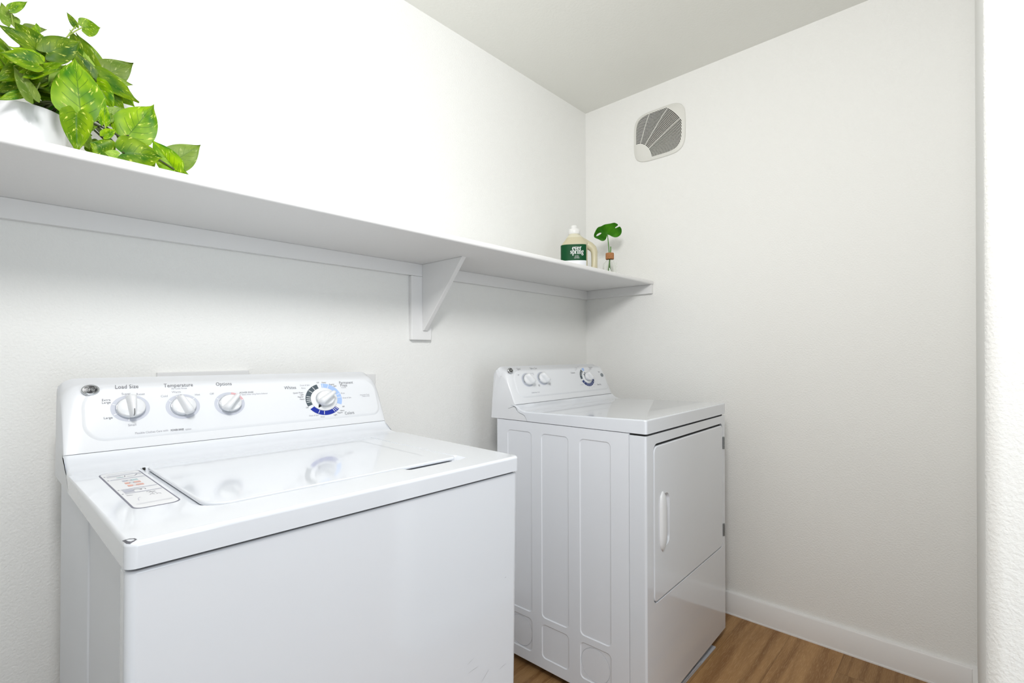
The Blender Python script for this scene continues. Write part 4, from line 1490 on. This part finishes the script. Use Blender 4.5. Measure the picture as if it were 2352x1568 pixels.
# pothos in a white pot
PX, PY, PR, PH = -2.13, -0.16, 0.0555, 0.118
pl = thing('potted_pothos', 'trailing green and cream pothos plant in a white pot on the shelf', 'potted plant', (PX, PY, SHZ))
mb = MB()
mb.lathe([(0.040, 0.0), (0.049, 0.0), (0.0515, 0.003), (0.0535, 0.04), (PR, PH - 0.003), (PR - 0.0008, PH), (PR - 0.0035, PH), (PR - 0.0045, PH - 0.004), (PR - 0.006, PH - 0.02)], 56, cap1=False)
part('pot', mb, M_POT, pl, smooth=50, label='white glazed pot')
mb = MB(); mb.lathe([(PR - 0.0055, PH - 0.022), (0.03, PH - 0.012), (0.003, PH - 0.010)], 32, cap0=True); part('soil', mb, M_SOIL, pl)
LEAVES=[
[-2.0655,-0.27,1.5746,-2.0728,-0.26,1.6794,-0.111,-0.99,0.087,0.0736,0.25],
[-2.0773,-0.235,1.6479,-2.0862,-0.235,1.5666,0.086,-0.996,-0.009,0.0519,0.2],
[-2.1098,-0.25,1.6744,-2.0617,-0.25,1.7184,0.0,-1.0,-0.0,0.0386,0.2],
[-2.1559,-0.22,1.7445,-2.1338,-0.22,1.7711,0.032,-0.999,-0.027,0.0125,0.35],
[-2.1551,-0.21,1.7235,-2.1669,-0.2,1.7596,0.134,0.965,-0.224,0.0197,0.4],
[-2.1519,-0.2,1.7417,-2.1485,-0.2,1.7256,0.051,0.999,0.011,0.0149,0.4],
[-2.1196,-0.22,1.6892,-2.152,-0.22,1.7251,-0.371,-0.866,-0.335,0.0348,0.3],
[-2.1219,-0.24,1.6788,-2.1727,-0.24,1.7034,0.115,-0.965,0.236,0.0278,0.3],
[-2.1216,-0.215,1.6912,-2.1254,-0.2,1.741,-0.087,-0.956,0.281,0.0261,0.4],
[-2.131,-0.12,1.7688,-2.1007,-0.12,1.779,-0.022,0.998,0.064,0.0144,0.3],
[-2.1147,-0.14,1.7624,-2.1178,-0.14,1.7765,-0.075,-0.997,-0.016,0.0075,0.3],
[-2.0607,-0.16,1.7873,-2.0745,-0.16,1.8105,-0.121,-0.99,-0.072,0.0113,0.7],
[-2.05,-0.16,1.7908,-2.0216,-0.16,1.8046,0.023,-0.999,-0.048,0.0284,0.25],
[-2.0319,-0.15,1.7002,-2.0693,-0.13,1.7942,-0.493,-0.87,-0.011,0.0383,0.3],
[-2.018,-0.13,1.7276,-2.0571,-0.13,1.7919,0.176,-0.978,0.107,0.0272,0.5],
[-2.035,-0.17,1.6903,-2.0488,-0.16,1.7422,0.173,0.975,-0.142,0.0211,0.3],
[-2.0381,-0.19,1.6822,-2.0678,-0.19,1.7262,0.04,-0.999,0.027,0.0231,0.5],
[-2.0164,-0.14,1.7141,-1.9633,-0.14,1.7611,0.031,0.999,-0.035,0.0456,0.2],
[-2.0329,-0.17,1.6983,-1.9573,-0.17,1.67,0.088,-0.968,0.235,0.041,0.4],
[-2.027,-0.15,1.7013,-1.9659,-0.15,1.7101,-0.053,0.928,0.369,0.0261,0.5],
[-2.0304,-0.16,1.6888,-1.9814,-0.16,1.6486,-0.073,-0.993,-0.089,0.0519,0.4],
[-2.032,-0.19,1.6731,-2.0043,-0.19,1.6282,-0.325,-0.924,-0.201,0.0319,0.4],
[-2.0042,-0.13,1.707,-1.9588,-0.13,1.6719,-0.076,-0.992,-0.099,0.0389,0.4],
[-2.1295,-0.27,1.5757,-2.1539,-0.27,1.6227,0.27,0.953,0.14,0.0207,0.3],
[-2.1238,-0.29,1.6307,-2.1726,-0.29,1.6325,0.008,-0.978,0.21,0.0315,0.35],
[-2.1376,-0.28,1.6135,-2.0865,-0.27,1.6579,0.418,-0.862,-0.287,0.0171,0.5],
[-2.1291,-0.285,1.6089,-2.0934,-0.28,1.6422,-0.287,-0.853,0.436,0.0124,0.5],
[-2.1384,-0.25,1.639,-2.1742,-0.25,1.5948,0.26,-0.942,-0.211,0.0244,0.3],
[-2.1401,-0.235,1.5937,-2.1729,-0.235,1.5694,-0.012,-1.0,0.016,0.0129,0.4],
[-2.1417,-0.22,1.6177,-2.1748,-0.22,1.5888,-0.008,-1.0,0.009,0.0218,0.4],
[-2.1191,-0.25,1.6615,-2.1591,-0.25,1.6654,0.058,-0.805,0.591,0.0206,0.4],
[-2.1186,-0.26,1.6497,-2.1376,-0.26,1.6601,0.13,-0.963,0.238,0.0211,0.4],
[-2.0741,-0.3,1.5574,-2.0753,-0.31,1.4844,-0.099,-0.986,0.137,0.0419,0.75],
[-2.0271,-0.3,1.4999,-2.056,-0.3,1.5123,-0.004,-1.0,-0.01,0.0394,0.25],
[-1.9913,-0.26,1.5584,-1.9494,-0.26,1.6359,-0.135,-0.988,0.073,0.0667,0.22],
[-2.0096,-0.31,1.5032,-1.9453,-0.31,1.5145,-0.013,-0.997,0.071,0.0605,0.3],
[-1.9201,-0.29,1.5004,-1.9553,-0.27,1.5582,-0.421,-0.905,0.057,0.038,0.45],
[-1.9172,-0.25,1.5291,-1.8636,-0.25,1.5789,0.125,0.983,-0.135,0.0469,0.25],
[-1.9255,-0.28,1.5069,-1.8928,-0.28,1.5011,0.002,-1.0,0.014,0.0172,0.4],
[-2.036,-0.3,1.5292,-2.0178,-0.3,1.5492,-0.086,-0.993,0.078,0.0164,0.8],
[-2.0609,-0.3,1.5324,-2.0441,-0.3,1.5461,-0.056,-0.996,0.069,0.0082,0.5],
[-2.0326,-0.28,1.5606,-2.0305,-0.28,1.6005,-0.133,-0.991,0.007,0.016,0.8],
[-2.0225,-0.2,1.5977,-1.99,-0.2,1.6336,0.076,0.995,-0.068,0.03,0.2],
[-2.0226,-0.26,1.5764,-2.0179,-0.26,1.5943,-0.13,-0.991,0.034,0.0112,0.3],
[-2.0156,-0.31,1.4973,-2.0374,-0.31,1.4957,0.004,0.998,-0.059,0.0146,0.3],
[-2.0639,-0.26,1.5398,-2.0514,-0.26,1.5098,0.081,0.996,0.034,0.0204,0.3],
[-2.0497,-0.24,1.5287,-2.0301,-0.24,1.5159,-0.016,-1.0,-0.025,0.0261,0.3],
[-1.9635,-0.24,1.5664,-1.9509,-0.24,1.5677,-0.004,-0.999,0.036,0.0088,0.3],
[-1.9819,-0.22,1.5629,-2.0088,-0.22,1.5739,-0.016,-0.999,-0.038,0.0283,0.3],
[-1.9781,-0.3,1.5205,-1.9592,-0.3,1.4828,-0.13,-0.989,-0.065,0.0305,0.4],
]
STEMS=[
[-2.0705, -0.24, 1.5888, -2.0074, -0.3, 1.5075] ,
[-2.069, -0.25, 1.576, -2.007, -0.31, 1.5031] ,
[-2.073, -0.24, 1.5829, -1.9913, -0.26, 1.5567] ,
[-2.0759, -0.25, 1.5736, -2.0191, -0.29, 1.511] ,
[-2.0652, -0.2, 1.6061, -1.9164, -0.25, 1.5284] ,
[-2.0789, -0.25, 1.5823, -2.0346, -0.29, 1.5327] ,
[-2.0688, -0.26, 1.5776, -1.9936, -0.29, 1.5272] ,
[-2.0747, -0.27, 1.5673, -1.9216, -0.29, 1.5008] ,
[-2.0734, -0.16, 1.761, -2.0607, -0.16, 1.7873] ,
[-2.0738, -0.165, 1.7586, -2.05, -0.16, 1.7908] ,
[-2.0776, -0.17, 1.7476, -2.0727, -0.16, 1.7622] ,
[-2.1559, -0.22, 1.7445, -2.1523, -0.21, 1.7225] ,
[-2.1523, -0.21, 1.7225, -2.1172, -0.2, 1.6846] ,
[-2.1196, -0.22, 1.6892, -2.1113, -0.2, 1.6707] ,
[-2.1098, -0.25, 1.6744, -2.1113, -0.2, 1.6624] ,
[-2.0319, -0.15, 1.7002, -2.0714, -0.17, 1.6299] ,
[-2.0164, -0.14, 1.7141, -2.0435, -0.16, 1.6709] ,
[-2.0326, -0.28, 1.5606, -2.0269, -0.29, 1.5294] ,
[-2.0655, -0.27, 1.5746, -2.0738, -0.26, 1.571] ,
[-2.1238, -0.29, 1.6307, -2.1174, -0.25, 1.64] ,
[-2.1295, -0.27, 1.5757, -2.1192, -0.25, 1.6154] ,
]

OFF = Vector((PX, PY, SHZ))
SIL = [(0.0, 0.0), (-0.055, 0.16), (-0.055, 0.32), (-0.03, 0.42), (0.03, 0.485), (0.12, 0.5), (0.25, 0.488), (0.40, 0.44), (0.55, 0.36), (0.68, 0.265), (0.79, 0.165), (0.87, 0.085), (0.93, 0.035), (1.0, 0.0)]


def sil(t, lobe=True):
    """half width of the heart shaped blade at 0..1 along the midrib"""
    pts = [(0.0, 0.30), (0.06, 0.43), (0.14, 0.49), (0.25, 0.5), (0.40, 0.465), (0.55, 0.39), (0.68, 0.295), (0.79, 0.19), (0.87, 0.105), (0.93, 0.05), (1.0, 0.004)]
    for (a, b), (c, d) in zip(pts, pts[1:]):
        if a <= t <= c:
            return b + (d - b) * (t - a) / (c - a)
    return 0.0


def make_leaf(B, Tp, n, wd, fold, k):
    rnd = random.Random(k * 31 + 5)
    B, Tp, n = Vector(B) - OFF, Vector(Tp) - OFF, Vector(n).normalized()
    a = Tp - B
    L = a.length
    a.normalize()
    n = (n - a * n.dot(a)).normalized()
    s_ = a.cross(n)
    NT, NU = 14, 8
    V, UVs = [], []
    droop = rnd.uniform(0.05, 0.14)
    cup = rnd.uniform(0.02, 0.07)
    ph = rnd.uniform(0, 6.28)
    for i in range(NT + 1):
        t = i / NT
        hw = sil(t) * wd
        for j in range(-NU, NU + 1):
            u = j / NU
            # cordate base: the side lobes reach back behind the petiole
            back = 0.16 * (1 - t) ** 3 * math.sin(min(1, abs(u) * 1.4) * PI / 2) * (1 - 0.35 * max(0, abs(u) - 0.7) / 0.3)
            tt = t - back
            h_ = fold * abs(u) * hw * 0.6 - cup * wd * u * u - droop * L * (t - 0.35) ** 2 + 0.02 * wd * math.sin(t * 7 + ph + u * 2.5)
            x_ = u * hw * math.sqrt(max(0.2, 1 - (fold * 0.6) ** 2))
            p = B + a * (tt * L) + s_ * x_ + n * (h_ + droop * L * 0.1225)
            V.append(p)
            UVs.append((0.5 + u / 2, t))
    Fc = []
    m_ = 2 * NU + 1
    for i in range(NT):
        for j in range(2 * NU):
            Fc.append([i * m_ + j, i * m_ + j + 1, (i + 1) * m_ + j + 1, (i + 1) * m_ + j])
    mb = MB()
    q0, q1, q2 = V[Fc[0][0]], V[Fc[0][1]], V[Fc[0][3]]
    if (q1 - q0).cross(q2 - q0).dot(n) < 0:
        Fc = [list(reversed(f)) for f in Fc]
    mb.add(V, Fc, 0)
    mb.add([p - n * 0.0005 for p in V], [list(reversed(f)) for f in Fc], 1)
    me = mb.mesh('leaf', [M_LEAF, M_LEAFU])
    uvl = me.uv_layers.new(name='UVMap')
    for lp_ in me.loops:
        uvl.data[lp_.index].uv = UVs[lp_.vertex_index % len(V)]
    for p in me.polygons:
        p.use_smooth = True
    return link('leaf', me, pl)


for k, q in enumerate(LEAVES):
    make_leaf(q[0:3], q[3:6], q[6:9], q[9] * (1.1 if q[9] > 0.05 else 1.25), q[10], k)
# leaves deeper in the bush and on its hidden left side
rg = random.Random(11)
for k in range(40):
    a = rg.uniform(0, 2 * PI)
    el = rg.uniform(0.0, 1.2)
    d = Vector((math.cos(a) * math.cos(el), math.sin(a) * math.cos(el) * 0.6, math.sin(el)))
    ln = rg.uniform(0.055, 0.09)
    st = Vector((-2.145, -0.165, 1.615)) + Vector((d.x * rg.uniform(0.01, 0.045), d.y * 0.04, d.z * rg.uniform(0.01, 0.06)))
    if d.x > 0.3:
        d.z -= 0.5
    tp = st + d.normalized() * ln
    tp.y = min(tp.y, -0.03)
    if tp.x > -2.05 and tp.z > 1.66:
        tp.x = -2.06
        tp.z = 1.65
    nn = Vector((rg.uniform(-0.5, 0.5), -0.8, rg.uniform(0.1, 0.8)))
    make_leaf(st, tp, nn, ln * rg.uniform(0.55, 0.75), rg.uniform(0.2, 0.5), 100 + k)
for k, q in enumerate(STEMS):
    a, b = Vector(q[:3]) - OFF, Vector(q[3:]) - OFF
    mid = (a + b) / 2 + Vector((0, 0, 0.012 if k < 8 else 0.003))
    pts = [a.lerp(mid, 0.0)]
    for i in range(1, 8):
        t = i / 8
        pts.append(a * (1 - t) ** 2 + mid * 2 * t * (1 - t) + b * t * t)
    pts.append(b)
    mb = MB(); mb.tube(pts, 0.0017 if k < 8 else 0.0011, 8)
    part('stem', mb, M_STEM if k < 8 else M_STEM2, pl, smooth=60)
# main vines from the soil into the trailing bundle
for k in range(6):
    a = Vector((rg.uniform(-0.02, 0.03), rg.uniform(-0.03, 0.0), PH - 0.014))
    b = Vector((0.047 + 0.003 * k, -0.078 - 0.004 * k, 0.10 + 0.004 * (k % 3)))
    c = (a + b) / 2 + Vector((0.0, -0.01, 0.05))
    pts = [a * (1 - t) ** 2 + c * 2 * t * (1 - t) + b * t * t for t in [i / 8 for i in range(9)]]
    mb = MB(); mb.tube(pts, 0.0018, 8); part('stem', mb, M_STEM, pl, smooth=60)
